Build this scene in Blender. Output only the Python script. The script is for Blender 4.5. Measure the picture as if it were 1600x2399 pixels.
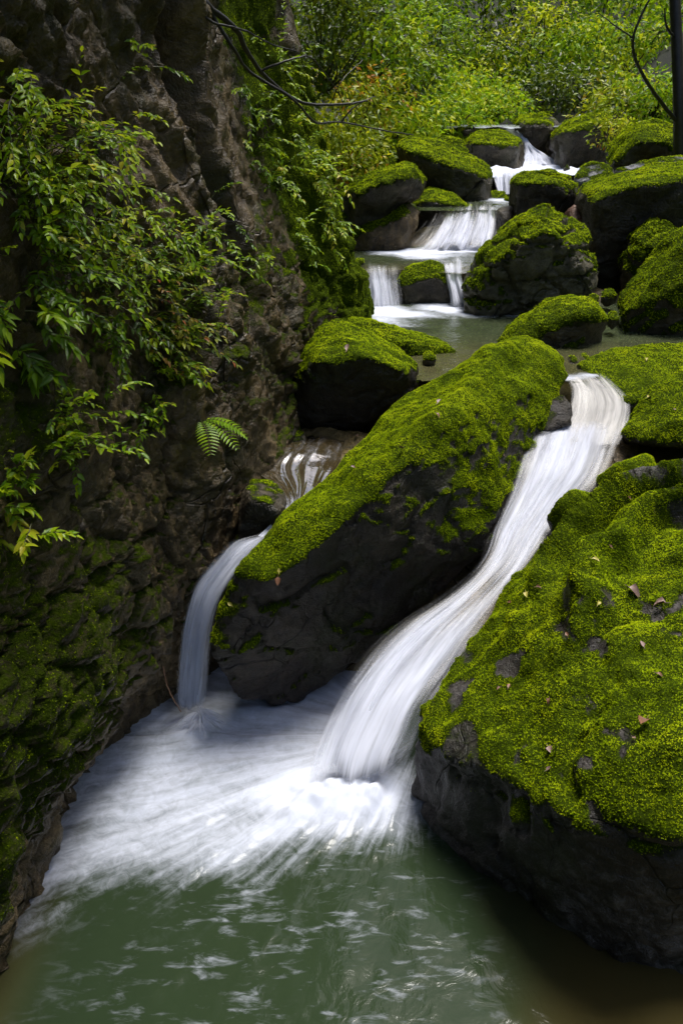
import bpy, bmesh, math, random
import numpy as np
from mathutils import Vector
from mathutils.bvhtree import BVHTree

# ---------------------------------------------------------------- clear
for o in list(bpy.data.objects):
    bpy.data.objects.remove(o, do_unlink=True)
scene = bpy.context.scene
COL = scene.collection
RNG = np.random.default_rng(7)
random.seed(7)

# ---------------------------------------------------------------- camera
CAM_Z, PITCH, FPX = 2.6, math.radians(25.4), 2000.0
cam_d = bpy.data.cameras.new('camera')
cam_d.sensor_fit = 'VERTICAL'; cam_d.sensor_height = 36.0; cam_d.sensor_width = 36.0
cam_d.lens = 36.0 * FPX / 2399.0
cam_d.clip_start = 0.05; cam_d.clip_end = 300
cam_d.dof.use_dof = True; cam_d.dof.focus_distance = 4.2; cam_d.dof.aperture_fstop = 9.0
cam = bpy.data.objects.new('camera', cam_d); COL.objects.link(cam)
cam.location = (0, 0, CAM_Z); cam.rotation_euler = (math.pi/2 - PITCH, 0, 0)
scene.camera = cam

# ---------------------------------------------------------------- sky, sun, exposure
SUN_DIR = Vector((0.20, 0.27, 0.94)).normalized()      # towards the sun
world = bpy.data.worlds.new('World'); scene.world = world; world.use_nodes = True
wn = world.node_tree; wn.nodes.clear()
sky = wn.nodes.new('ShaderNodeTexSky'); sky.sky_type = 'NISHITA'; sky.sun_disc = False
sky.sun_elevation = math.asin(SUN_DIR.z); sky.sun_rotation = math.atan2(SUN_DIR.x, SUN_DIR.y)
sky.dust_density = 3.0; sky.air_density = 1.0
bg = wn.nodes.new('ShaderNodeBackground'); bg.inputs[1].default_value = 0.05
wo = wn.nodes.new('ShaderNodeOutputWorld')
wn.links.new(sky.outputs[0], bg.inputs[0]); wn.links.new(bg.outputs[0], wo.inputs[0])
sun_d = bpy.data.lights.new('sun', 'SUN'); sun_d.energy = 1.5; sun_d.angle = math.radians(24)
sun_d.color = (1.0, 0.97, 0.91)
sun = bpy.data.objects.new('sun', sun_d); COL.objects.link(sun)
sun.rotation_euler = SUN_DIR.to_track_quat('Z', 'Y').to_euler()
vs = scene.view_settings
vs.view_transform = 'Standard'; vs.look = 'None'; vs.gamma = 1.0; vs.use_curve_mapping = False
vs.exposure = 1.65
scene.cycles.max_bounces = 6; scene.cycles.transparent_max_bounces = 20
scene.cycles.diffuse_bounces = 3; scene.cycles.glossy_bounces = 3
scene.cycles.caustics_reflective = False; scene.cycles.caustics_refractive = False
scene.cycles.sample_clamp_indirect = 4.0
scene.cycles.use_denoising = True
scene.cycles.use_adaptive_sampling = True; scene.cycles.adaptive_threshold = .03

# ---------------------------------------------------------------- photo geometry -> world
CP, SP = math.cos(PITCH), math.sin(PITCH)
def ray(px, py):
    u = (px - 800.0) / FPX; v = (py - 1199.5) / FPX
    return np.array([u, CP - v*SP, -SP - v*CP])
def W(px, py, Y):
    d = ray(px, py); t = Y / d[1]
    return np.array([0, 0, CAM_Z]) + d*t
def WZ(px, py, z):
    d = ray(px, py); t = (z - CAM_Z) / d[2]
    return np.array([0, 0, CAM_Z]) + d*t

# ---------------------------------------------------------------- numpy noise
def _hash(ix, iy, iz, seed):
    h = (ix.astype(np.uint32)*np.uint32(374761393) + iy.astype(np.uint32)*np.uint32(668265263)
         + iz.astype(np.uint32)*np.uint32(2147483647) + np.uint32((seed*1274126177) & 0xffffffff))
    h = (h ^ (h >> np.uint32(13))) * np.uint32(1274126177)
    h = (h ^ (h >> np.uint32(16))) * np.uint32(2246822519)
    h = h ^ (h >> np.uint32(15))
    return h.astype(np.float32) / np.float32(4294967295.0)
def vnoise(p, seed=0):
    """value noise, -1..1"""
    p = np.asarray(p, dtype=np.float64)
    i = np.floor(p).astype(np.int64); f = (p - i).astype(np.float32)
    f = f*f*f*(f*(f*6-15)+10)
    out = np.zeros(len(p), np.float32)
    for dx in (0, 1):
        wx = f[:, 0] if dx else 1-f[:, 0]
        for dy in (0, 1):
            wy = f[:, 1] if dy else 1-f[:, 1]
            for dz in (0, 1):
                wz = f[:, 2] if dz else 1-f[:, 2]
                out += wx*wy*wz*_hash(i[:, 0]+dx+7777, i[:, 1]+dy+7777, i[:, 2]+dz+7777, seed)
    return out*2-1
_ROT = np.array([[0.36, 0.48, -0.8], [-0.8, 0.60, 0.0], [0.48, 0.64, 0.6]])
def fbm(p, octaves=4, seed=0, gain=0.5):
    p = np.asarray(p, dtype=np.float64); a, s, n = 1.0, np.zeros(len(p), np.float32), 0
    for k in range(octaves):
        s += a*vnoise(p, seed+k*13); n += a; a *= gain
        p = (p @ _ROT.T)*2.03 + 3.7
    return s/n
def ridged(p, octaves=3, seed=0):
    p = np.asarray(p, dtype=np.float64); a, s, n = 1.0, np.zeros(len(p), np.float32), 0
    for k in range(octaves):
        s += a*(1-2*np.abs(vnoise(p, seed+k*13))); n += a; a *= .5
        p = (p @ _ROT.T)*2.1 + 1.3
    return s/n
def worley(p, seed=0):
    """F1, F2, random value of nearest cell"""
    p = np.asarray(p, dtype=np.float64); i = np.floor(p).astype(np.int64); f = (p-i)
    n = len(p); f1 = np.full(n, 9.0, np.float32); f2 = np.full(n, 9.0, np.float32); cid = np.zeros(n, np.float32)
    for dx in (-1, 0, 1):
        for dy in (-1, 0, 1):
            for dz in (-1, 0, 1):
                a, b, c = i[:, 0]+dx+9999, i[:, 1]+dy+9999, i[:, 2]+dz+9999
                hx = _hash(a, b, c, seed); hy = _hash(a, b, c, seed+101); hz = _hash(a, b, c, seed+202)
                d = np.sqrt((dx+hx-f[:, 0])**2 + (dy+hy-f[:, 1])**2 + (dz+hz-f[:, 2])**2).astype(np.float32)
                m = d < f1
                f2 = np.where(m, f1, np.minimum(f2, d)); cid = np.where(m, hx, cid); f1 = np.where(m, d, f1)
    return f1, f2, cid
def sstep(a, b, x):
    t = np.clip((x-a)/(b-a), 0, 1); return t*t*(3-2*t)

# ---------------------------------------------------------------- mesh helpers
def make_mesh(name, verts, faces, smooth=True, attrs=None, uv=None, fattrs=None):
    """faces: (n,3) or (n,4) int array"""
    verts = np.asarray(verts, np.float32); faces = np.asarray(faces, np.int32)
    me = bpy.data.meshes.new(name)
    k = faces.shape[1]; nf = len(faces)
    me.vertices.add(len(verts)); me.vertices.foreach_set('co', verts.ravel())
    me.loops.add(nf*k); me.loops.foreach_set('vertex_index', faces.ravel())
    me.polygons.add(nf)
    me.polygons.foreach_set('loop_start', np.arange(0, nf*k, k, dtype=np.int32))
    me.polygons.foreach_set('loop_total', np.full(nf, k, np.int32))
    me.polygons.foreach_set('use_smooth', np.full(nf, smooth, bool))
    me.update(calc_edges=True)
    for key, val in (attrs or {}).items():
        a = me.attributes.new(key, 'FLOAT', 'POINT'); a.data.foreach_set('value', np.asarray(val, np.float32))
    for key, val in (fattrs or {}).items():
        a = me.attributes.new(key, 'FLOAT', 'FACE'); a.data.foreach_set('value', np.asarray(val, np.float32))
    if uv is not None:
        l = me.uv_layers.new(name='flow'); l.data.foreach_set('uv', np.asarray(uv, np.float32)[faces.ravel()].ravel())
    return me
def link(name, me, mat=None, parent=None, loc=None, label=None, cat=None, group=None, kind=None):
    o = bpy.data.objects.new(name, me); COL.objects.link(o)
    if me is not None and mat is not None: me.materials.append(mat)
    if loc is not None: o.location = loc
    if parent is not None: o.parent = parent
    if label: o['label'] = label
    if cat: o['category'] = cat
    if group: o['group'] = group
    if kind: o['kind'] = kind
    return o
def mesh_arrays(me):
    n = len(me.vertices); v = np.empty(n*3, np.float32); me.vertices.foreach_get('co', v); v = v.reshape(-1, 3)
    nr = np.empty(n*3, np.float32); me.vertex_normals.foreach_get('vector', nr); nr = nr.reshape(-1, 3)
    return v.astype(np.float64), nr.astype(np.float64)
def tri_arrays(me):
    me.calc_loop_triangles(); m = len(me.loop_triangles); t = np.empty(m*3, np.int32)
    me.loop_triangles.foreach_get('vertices', t); return t.reshape(-1, 3)

# ---------------------------------------------------------------- materials
class NT:
    def __init__(s, name):
        s.m = bpy.data.materials.new(name); s.m.use_nodes = True; s.t = s.m.node_tree; s.t.nodes.clear()
        s.out = s.n('ShaderNodeOutputMaterial')
    def n(s, typ, **kw):
        nd = s.t.nodes.new(typ)
        for k, v in kw.items(): setattr(nd, k, v)
        return nd
    def l(s, a, b): s.t.links.new(a, b)
    def val(s, node, **kw):
        for k, v in kw.items(): node.inputs[k.replace('_', ' ')].default_value = v
        return node
    def attr(s, name): return s.n('ShaderNodeAttribute', attribute_name=name).outputs['Fac']
    def noise(s, vec, scale, detail=4, rough=.55, dist=0):
        nd = s.n('ShaderNodeTexNoise'); nd.inputs['Scale'].default_value = scale
        nd.inputs['Detail'].default_value = detail; nd.inputs['Roughness'].default_value = rough
        nd.inputs['Distortion'].default_value = dist
        if vec is not None: s.l(vec, nd.inputs['Vector'])
        return nd.outputs['Fac']
    def math(s, op, a, b=None, c=None, clamp=False):
        nd = s.n('ShaderNodeMath', operation=op); nd.use_clamp = clamp
        for i, x in enumerate((a, b, c)):
            if x is None: continue
            if isinstance(x, (int, float)): nd.inputs[i].default_value = x
            else: s.l(x, nd.inputs[i])
        return nd.outputs[0]
    def ramp(s, fac, stops, interp='LINEAR'):
        nd = s.n('ShaderNodeValToRGB'); cr = nd.color_ramp; cr.interpolation = interp
        while len(cr.elements) < len(stops): cr.elements.new(.5)
        for e, (p, c) in zip(cr.elements, stops):
            e.position = p; e.color = (*c, 1) if len(c) == 3 else c
        s.l(fac, nd.inputs[0]); return nd.outputs[0]
    def mix(s, fac, a, b, blend='MIX'):
        nd = s.n('ShaderNodeMix', data_type='RGBA', blend_type=blend)
        for inp, x in ((nd.inputs[0], fac), (nd.inputs[6], a), (nd.inputs[7], b)):
            if isinstance(x, (int, float)): inp.default_value = x
            elif isinstance(x, tuple): inp.default_value = (*x, 1)
            else: s.l(x, inp)
        return nd.outputs[2]
    def smooth(s, x, a, b):
        nd = s.n('ShaderNodeMapRange', interpolation_type='SMOOTHSTEP')
        s.l(x, nd.inputs[0]); nd.inputs[1].default_value = a; nd.inputs[2].default_value = b
        return nd.outputs[0]
    def bump(s, h, strength=.4, dist=.02, normal=None):
        nd = s.n('ShaderNodeBump'); nd.inputs['Strength'].default_value = strength; nd.inputs['Distance'].default_value = dist
        s.l(h, nd.inputs['Height'])
        if normal is not None: s.l(normal, nd.inputs['Normal'])
        return nd.outputs[0]
    def pos(s, scale=(1, 1, 1), rot=(0, 0, 0), coord='Object'):
        tc = s.n('ShaderNodeTexCoord'); mp = s.n('ShaderNodeMapping')
        mp.inputs['Scale'].default_value = scale; mp.inputs['Rotation'].default_value = rot
        s.l(tc.outputs[coord], mp.inputs['Vector']); return mp.outputs[0]
    def done(s, shader): s.l(shader, s.out.inputs['Surface']); return s.m

MOSS_A, MOSS_B, MOSS_C = (0.022, 0.034, 0.002), (0.12, 0.165, 0.004), (0.21, 0.27, 0.010)
def rock_mat(name, dark, mid, light, mscale=1.0, strata=False):
    n = NT(name); p = n.pos()
    big = n.noise(p, 2.2*mscale, 4, .6); fine = n.noise(p, 22*mscale, 5, .65, .4)
    grain = n.noise(p, 120*mscale, 3, .6)
    col = n.ramp(n.math('ADD', n.math('MULTIPLY', big, .55), n.math('MULTIPLY', fine, .5)),
                 [(.36, dark), (.52, mid), (.68, light)])
    lich = n.smooth(n.noise(p, 6*mscale, 5, .7, .6), .60, .72)
    col = n.mix(n.math('MULTIPLY', lich, .30), col, (0.13, 0.11, 0.085))
    alg = n.smooth(n.noise(p, 3.2*mscale, 5, .65), .48, .66)
    col = n.mix(n.math('MULTIPLY', alg, .45), col, (0.030, 0.036, 0.008))
    st = n.pos(scale=(5, 5, .55)); streak = n.noise(st, 3.0*mscale, 5, .6)
    col = n.mix(n.smooth(streak, .5, .75), col, n.mix(.55, col, (0.012, 0.011, 0.010)))
    wv = n.n('ShaderNodeVectorMath', operation='MULTIPLY_ADD'); nc_ = n.n('ShaderNodeTexNoise'); nc_.inputs['Scale'].default_value = 3*mscale; n.l(p, nc_.inputs['Vector'])
    n.l(nc_.outputs['Color'], wv.inputs[0]); wv.inputs[1].default_value = (.5, .5, .5); n.l(p, wv.inputs[2])
    vo = n.n('ShaderNodeTexVoronoi', feature='DISTANCE_TO_EDGE'); vo.inputs['Scale'].default_value = 2.6*mscale; n.l(wv.outputs[0], vo.inputs['Vector'])
    ck = n.math('MULTIPLY', n.math('SUBTRACT', 1.0, n.smooth(vo.outputs['Distance'], 0, .022)), n.smooth(n.noise(p, 1.7*mscale, 3, .5), .42, .6))
    col = n.mix(n.math('MULTIPLY', ck, .4), col, (0.004, 0.003, 0.002))
    mo = n.attr('moss'); mn = n.noise(p, 38*mscale, 6, .75)
    mm = n.smooth(n.math('ADD', mo, n.math('MULTIPLY', n.math('SUBTRACT', mn, .5), 1.3)), .26, .66)
    mcol = n.ramp(n.math('ADD', n.math('MULTIPLY', n.noise(p, 4*mscale, 5, .6), .5), n.math('MULTIPLY', n.noise(p, 60*mscale, 4, .7), .5)),
                  [(.32, MOSS_A), (.52, (0.055, 0.085, 0.005)), (.72, MOSS_B)])
    col = n.mix(mm, col, mcol)
    h = n.math('ADD', n.math('MULTIPLY', fine, .7), n.math('MULTIPLY', grain, .25))
    h = n.math('SUBTRACT', h, n.math('MULTIPLY', ck, .5))
    h = n.math('ADD', h, n.math('MULTIPLY', mm, n.math('MULTIPLY', n.noise(p, 90*mscale, 4, .7), 1.2)))
    b = n.bump(h, .9, .03/mscale)
    pr = n.n('ShaderNodeBsdfPrincipled'); n.l(col, pr.inputs['Base Color']); n.l(b, pr.inputs['Normal'])
    rough = n.math('ADD', n.math('MULTIPLY', mm, .35), n.math('ADD', n.math('MULTIPLY', fine, .5), .22))
    n.l(rough, pr.inputs['Roughness']); n.l(n.math('SUBTRACT', .42, n.math('MULTIPLY', mm, .4)), pr.inputs['Specular IOR Level'])
    return n.done(pr.outputs[0])
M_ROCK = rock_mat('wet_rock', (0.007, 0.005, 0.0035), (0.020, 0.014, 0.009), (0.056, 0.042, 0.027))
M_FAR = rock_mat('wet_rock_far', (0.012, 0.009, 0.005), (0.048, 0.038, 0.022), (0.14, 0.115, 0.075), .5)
M_CRACK = rock_mat('cracked_rock', (0.022, 0.019, 0.010), (0.09, 0.078, 0.045), (0.22, 0.195, 0.13), .7)
M_RIGHT = rock_mat('grey_wet_rock', (0.010, 0.008, 0.006), (0.034, 0.028, 0.022), (0.15, 0.135, 0.125))
M_BROWN = rock_mat('brown_rock', (0.05, 0.022, 0.012), (0.12, 0.055, 0.03), (0.19, 0.10, 0.06), .6)
M_PALE = rock_mat('pale_rock', (0.08, 0.08, 0.085), (0.20, 0.20, 0.21), (0.34, 0.34, 0.35), .6)
M_BED = rock_mat('stream_bed_rock', (0.03, 0.022, 0.008), (0.12, 0.085, 0.03), (0.26, 0.19, 0.07), .8)
M_CLIFF = rock_mat('cliff_rock', (0.018, 0.012, 0.005), (0.082, 0.055, 0.023), (0.21, 0.146, 0.066), .8)

def moss_tuft_mat():
    n = NT('moss_fronds'); t = n.attr('tint')
    geo = n.n('ShaderNodeNewGeometry'); mp = n.n('ShaderNodeMapping'); n.l(geo.outputs['Position'], mp.inputs['Vector'])
    patch = n.noise(mp.outputs[0], 3.3, 6, .66); mid = n.noise(mp.outputs[0], 16, 4, .6)
    f = n.math('ADD', n.math('MULTIPLY', t, .30), n.math('ADD', n.math('MULTIPLY', patch, .60), n.math('MULTIPLY', mid, .34)))
    col = n.ramp(f, [(.30, (0.018, 0.034, 0.001)), (.47, (0.10, 0.165, 0.002)), (.62, (0.28, 0.385, 0.003)), (.84, (0.56, 0.64, 0.008))])
    worn = n.smooth(n.noise(mp.outputs[0], 5.5, 6, .7), .57, .70); col = n.mix(n.math('MULTIPLY', worn, .6), col, (0.055, 0.052, 0.008))
    d = n.n('ShaderNodeBsdfPrincipled'); n.l(col, d.inputs['Base Color']); d.inputs['Roughness'].default_value = .7
    d.inputs['Specular IOR Level'].default_value = .04
    at = n.n('ShaderNodeAttribute', attribute_name='cushion'); vm = n.n('ShaderNodeVectorMath', operation='MULTIPLY_ADD')
    n.l(geo.outputs['Normal'], vm.inputs[0]); vm.inputs[1].default_value = (.55, .55, .55); n.l(at.outputs['Vector'], vm.inputs[2])
    vn = n.n('ShaderNodeVectorMath', operation='NORMALIZE'); n.l(vm.outputs[0], vn.inputs[0]); n.l(vn.outputs[0], d.inputs['Normal'])
    tr = n.n('ShaderNodeBsdfTranslucent'); n.l(col, tr.inputs['Color'])
    mx = n.n('ShaderNodeMixShader'); mx.inputs[0].default_value = .25
    n.l(d.outputs[0], mx.inputs[1]); n.l(tr.outputs[0], mx.inputs[2]); return n.done(mx.outputs[0])
M_MOSS = moss_tuft_mat()

def leaf_mat(name, stops, trans=.4, rough=.32, spec=.3):
    stops = [(p, tuple(min(.62, c*1.25) for c in q)) for p, q in stops]
    n = NT(name); t = n.attr('tint')
    col = n.ramp(t, stops)
    d = n.n('ShaderNodeBsdfPrincipled'); n.l(col, d.inputs['Base Color']); d.inputs['Roughness'].default_value = rough
    d.inputs['Specular IOR Level'].default_value = spec
    tr = n.n('ShaderNodeBsdfTranslucent'); n.l(n.mix(.35, col, (0.30, 0.34, 0.01)), tr.inputs['Color'])
    mx = n.n('ShaderNodeMixShader'); mx.inputs[0].default_value = trans
    n.l(d.outputs[0], mx.inputs[1]); n.l(tr.outputs[0], mx.inputs[2]); return n.done(mx.outputs[0])
M_LEAF_NEAR = leaf_mat('glossy_leaf', [(0, (0.020, 0.05, 0.003)), (.3, (0.06, 0.14, 0.004)), (.55, (0.18, 0.31, 0.006)), (.8, (0.36, 0.46, 0.010)), (1, (0.45, 0.40, 0.03))], .48, .34)
M_LEAF_RED = leaf_mat('reddish_leaf', [(0, (0.025, 0.055, 0.006)), (.4, (0.07, 0.13, 0.010)), (.62, (0.18, 0.20, 0.015)), (.8, (0.28, 0.14, 0.03)), (1, (0.30, 0.05, 0.03))], .42, .34)
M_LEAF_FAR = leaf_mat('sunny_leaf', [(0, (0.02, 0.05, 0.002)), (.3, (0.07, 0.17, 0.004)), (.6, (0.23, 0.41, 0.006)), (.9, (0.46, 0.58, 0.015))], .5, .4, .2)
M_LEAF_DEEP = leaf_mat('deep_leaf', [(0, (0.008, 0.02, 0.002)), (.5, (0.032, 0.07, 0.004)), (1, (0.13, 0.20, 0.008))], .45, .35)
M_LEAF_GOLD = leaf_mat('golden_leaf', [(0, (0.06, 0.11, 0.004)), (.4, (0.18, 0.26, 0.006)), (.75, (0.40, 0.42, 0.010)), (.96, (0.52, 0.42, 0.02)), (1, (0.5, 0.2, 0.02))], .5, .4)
def simple_mat(name, c1, c2, scale=20, rough=.6, bump=.3):
    n = NT(name); p = n.pos(); f = n.noise(p, scale, 5, .6)
    pr = n.n('ShaderNodeBsdfPrincipled'); n.l(n.ramp(f, [(.3, c1), (.7, c2)]), pr.inputs['Base Color'])
    pr.inputs['Roughness'].default_value = rough; n.l(n.bump(f, bump, .01), pr.inputs['Normal'])
    return n.done(pr.outputs[0])
M_BARK = simple_mat('wet_bark', (0.008, 0.007, 0.006), (0.030, 0.026, 0.022), 30, .5)
M_STEM = simple_mat('green_stem', (0.03, 0.045, 0.01), (0.08, 0.07, 0.02), 40, .5)
M_SOIL = simple_mat('forest_soil', (0.006, 0.008, 0.004), (0.022, 0.026, 0.010), 6, .9)
M_DEAD_PINK = simple_mat('dead_leaf_pink', (0.14, 0.075, 0.055), (0.32, 0.21, 0.17), 60, .5)
M_DEAD_BROWN = simple_mat('dead_leaf_brown', (0.11, 0.045, 0.02), (0.26, 0.12, 0.06), 60, .5)
M_DEAD_YELLOW = simple_mat('dead_leaf_yellow', (0.30, 0.26, 0.03), (0.45, 0.40, 0.08), 60, .5)

def water_mat(name, deep, shallow, clear=.0, rip=1.0, foamcol=(0.68, 0.72, 0.84), su=7.0, sv=1.3, rough=.08):
    """still or stirred water: murky body colour, sky reflections, foam where the mesh says foam"""
    n = NT(name)
    uvn = n.n('ShaderNodeUVMap', uv_map='flow'); mp = n.n('ShaderNodeMapping'); mp.inputs['Scale'].default_value = (su, sv, 1)
    n.l(uvn.outputs[0], mp.inputs['Vector'])
    s1 = n.noise(mp.outputs[0], 1.0, 4, .55, .9); s2 = n.noise(mp.outputs[0], 3.3, 4, .6, .5)
    p = n.pos(); s3 = n.noise(p, 16, 6, .7, 1.5)
    streak = n.math('ADD', n.math('MULTIPLY', s1, .45), n.math('ADD', n.math('MULTIPLY', s2, .27), n.math('MULTIPLY', s3, .28)))
    fo = n.attr('foam')
    # foam amount: threshold falls as the mesh's foam value rises
    amp_ = n.math('SUBTRACT', 2.2, n.math('MULTIPLY', fo, 1.1))
    x = n.math('ADD', n.math('MULTIPLY', fo, 1.15), n.math('MULTIPLY', n.math('SUBTRACT', streak, .5), amp_))
    fm = n.math('MULTIPLY', n.smooth(x, .12, 1.02), n.smooth(fo, .02, .2))
    fk = n.noise(n.pos(scale=(1, 3.2, 1), rot=(0, 0, -.6)), 9, 6, .66, .5); fk2 = n.noise(p, 4.5, 3, .6)
    fkm = n.math('MULTIPLY', n.smooth(n.math('ADD', fk, n.math('MULTIPLY', n.math('SUBTRACT', fk2, .5), .6)), .52, .86), n.attr('fleck'))
    fm = n.math('MAXIMUM', fm, fkm)
    col = n.mix(n.attr('shallow'), deep, shallow)
    var = n.noise(p, 3.0, 4, .6)
    col = n.mix(n.math('MULTIPLY', var, .5), col, n.mix(.5, col, (0.02, 0.025, 0.012)))
    hb = n.math('ADD', n.math('MULTIPLY', n.noise(p, 9, 4, .55, .8), 1.0), n.math('MULTIPLY', s1, .7))
    nb = n.bump(hb, .09*rip, .05)
    pr = n.n('ShaderNodeBsdfPrincipled'); n.l(col, pr.inputs['Base Color']); n.l(nb, pr.inputs['Normal'])
    pr.inputs['Roughness'].default_value = rough; pr.inputs['IOR'].default_value = 1.333
    body = pr.outputs[0]
    if clear > 0:
        tr = n.n('ShaderNodeBsdfTransparent'); tr.inputs['Color'].default_value = (.75, .82, .62, 1)
        gl = n.n('ShaderNodeBsdfGlossy'); gl.inputs['Roughness'].default_value = rough; n.l(nb, gl.inputs['Normal'])
        fr = n.n('ShaderNodeFresnel'); fr.inputs['IOR'].default_value = 1.33; n.l(nb, fr.inputs['Normal'])
        g = n.n('ShaderNodeMixShader'); n.l(fr.outputs[0], g.inputs[0]); n.l(tr.outputs[0], g.inputs[1]); n.l(gl.outputs[0], g.inputs[2])
        mx = n.n('ShaderNodeMixShader'); mx.inputs[0].default_value = clear; n.l(body, mx.inputs[1]); n.l(g.outputs[0], mx.inputs[2])
        body = mx.outputs[0]
    fp = n.n('ShaderNodeBsdfPrincipled'); fp.inputs['Base Color'].default_value = (*foamcol, 1); fp.inputs['Roughness'].default_value = .8
    fp.inputs['Specular IOR Level'].default_value = .3
    n.l(n.bump(s2, .10, .03), fp.inputs['Normal'])
    mx = n.n('ShaderNodeMixShader'); n.l(fm, mx.inputs[0]); n.l(body, mx.inputs[1]); n.l(fp.outputs[0], mx.inputs[2])
    return n.done(mx.outputs[0])
M_POOL = water_mat('plunge_pool_water', (0.026, 0.043, 0.020), (0.070, 0.055, 0.018), rip=1.0, rough=.12)
M_UPPER = water_mat('clear_stream_water', (0.070, 0.090, 0.045), (0.105, 0.100, 0.045), clear=.28, rip=1.6, su=3, sv=3)

def fall_mat(name, body=(0.82, 0.85, 0.97), su=22.0, sv=1.2, lo=.35, hi=.84):
    """falling water: white strands, see-through between them"""
    n = NT(name)
    uvn = n.n('ShaderNodeUVMap', uv_map='flow'); mp = n.n('ShaderNodeMapping'); mp.inputs['Scale'].default_value = (su, sv, 1)
    n.l(uvn.outputs[0], mp.inputs['Vector'])
    s1 = n.noise(mp.outputs[0], 1.0, 4, .6, .7); s2 = n.noise(mp.outputs[0], 3.1, 3, .6, .4); s0 = n.noise(mp.outputs[0], .34, 5, .62, 1.4)
    st = n.math('ADD', n.math('MULTIPLY', s0, .48), n.math('ADD', n.math('MULTIPLY', s1, .32), n.math('MULTIPLY', s2, .20)))
    dn = n.attr('dense')
    x = n.math('ADD', st, n.math('MULTIPLY', n.math('SUBTRACT', dn, .5), .62))
    al = n.smooth(x, lo, hi)
    al = n.math('MULTIPLY', al, n.smooth(dn, .0, .25))
    col = n.mix(n.smooth(st, .38, .58), tuple(c*.66 for c in body), body)
    fp = n.n('ShaderNodeBsdfPrincipled'); n.l(col, fp.inputs['Base Color']); fp.inputs['Roughness'].default_value = .85; fp.inputs['Specular IOR Level'].default_value = .15
    bn = n.bump(st, .10, .03); va_ = n.n('ShaderNodeVectorMath', operation='MULTIPLY_ADD'); n.l(bn, va_.inputs[0]); va_.inputs[1].default_value = (.55, .55, .55); va_.inputs[2].default_value = (0, 0, .6)
    vn_ = n.n('ShaderNodeVectorMath', operation='NORMALIZE'); n.l(va_.outputs[0], vn_.inputs[0]); n.l(vn_.outputs[0], fp.inputs['Normal'])
    tl = n.n('ShaderNodeBsdfTranslucent'); n.l(col, tl.inputs['Color'])
    m1 = n.n('ShaderNodeMixShader'); m1.inputs[0].default_value = .3; n.l(fp.outputs[0], m1.inputs[1]); n.l(tl.outputs[0], m1.inputs[2])
    tr = n.n('ShaderNodeBsdfTransparent')
    gl = n.n('ShaderNodeBsdfGlossy'); gl.inputs['Roughness'].default_value = .5
    thin = n.n('ShaderNodeMixShader'); n.l(n.math('MULTIPLY', n.smooth(dn, .1, .4), .04), thin.inputs[0]); n.l(tr.outputs[0], thin.inputs[1]); n.l(gl.outputs[0], thin.inputs[2])
    m2 = n.n('ShaderNodeMixShader'); n.l(al, m2.inputs[0]); n.l(thin.outputs[0], m2.inputs[1]); n.l(m1.outputs[0], m2.inputs[2])
    return n.done(m2.outputs[0])
M_FALL = fall_mat('falling_water')
M_FALL_FAR = fall_mat('falling_water_far', su=16, sv=1.0)
M_SLIDE = fall_mat('sliding_water', body=(0.74, 0.72, 0.70), su=26, sv=1.6, lo=.34, hi=.80)

# ---------------------------------------------------------------- rocks
BVH = []                                    # (object, BVHTree in world space) of everything one can stand on
def add_bvh(o, verts_world, tris): BVH.append((o, BVHTree.FromPolygons([tuple(v) for v in verts_world], [tuple(int(i) for i in t) for t in tris])))
def cast(px, py, only=None):
    d = Vector(ray(px, py)).normalized(); best = None
    for o, t in BVH:
        if only is not None and o not in only: continue
        hit, nrm, idx, dist = t.ray_cast(Vector((0, 0, CAM_Z)), d)
        if hit is not None and (best is None or dist < best[2]):
            best = (hit, nrm if nrm.dot(d) < 0 else -nrm, dist, o)
    return best

def remesh(hulls, voxel, smooth_it):
    """union of convex hulls as one even mesh"""
    bm = bmesh.new()
    for pts in hulls:
        vs_ = [bm.verts.new(tuple(p)) for p in pts]
        r = bmesh.ops.convex_hull(bm, input=vs_)
        junk = [g for g in set(r['geom_interior']) | set(r['geom_unused']) if isinstance(g, bmesh.types.BMVert) and g.is_valid]
        bmesh.ops.delete(bm, geom=junk, context='VERTS')
    bmesh.ops.recalc_face_normals(bm, faces=bm.faces)
    me = bpy.data.meshes.new('tmp'); bm.to_mesh(me); bm.free()
    o = bpy.data.objects.new('tmp', me); COL.objects.link(o)
    md = o.modifiers.new('r', 'REMESH'); md.mode = 'VOXEL'; md.voxel_size = voxel
    ms = o.modifiers.new('s', 'SMOOTH'); ms.factor = .5; ms.iterations = smooth_it
    dg = bpy.context.evaluated_depsgraph_get()
    res = bpy.data.meshes.new_from_object(o.evaluated_get(dg))
    bpy.data.objects.remove(o, do_unlink=True); bpy.data.meshes.remove(me)
    return res

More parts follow.
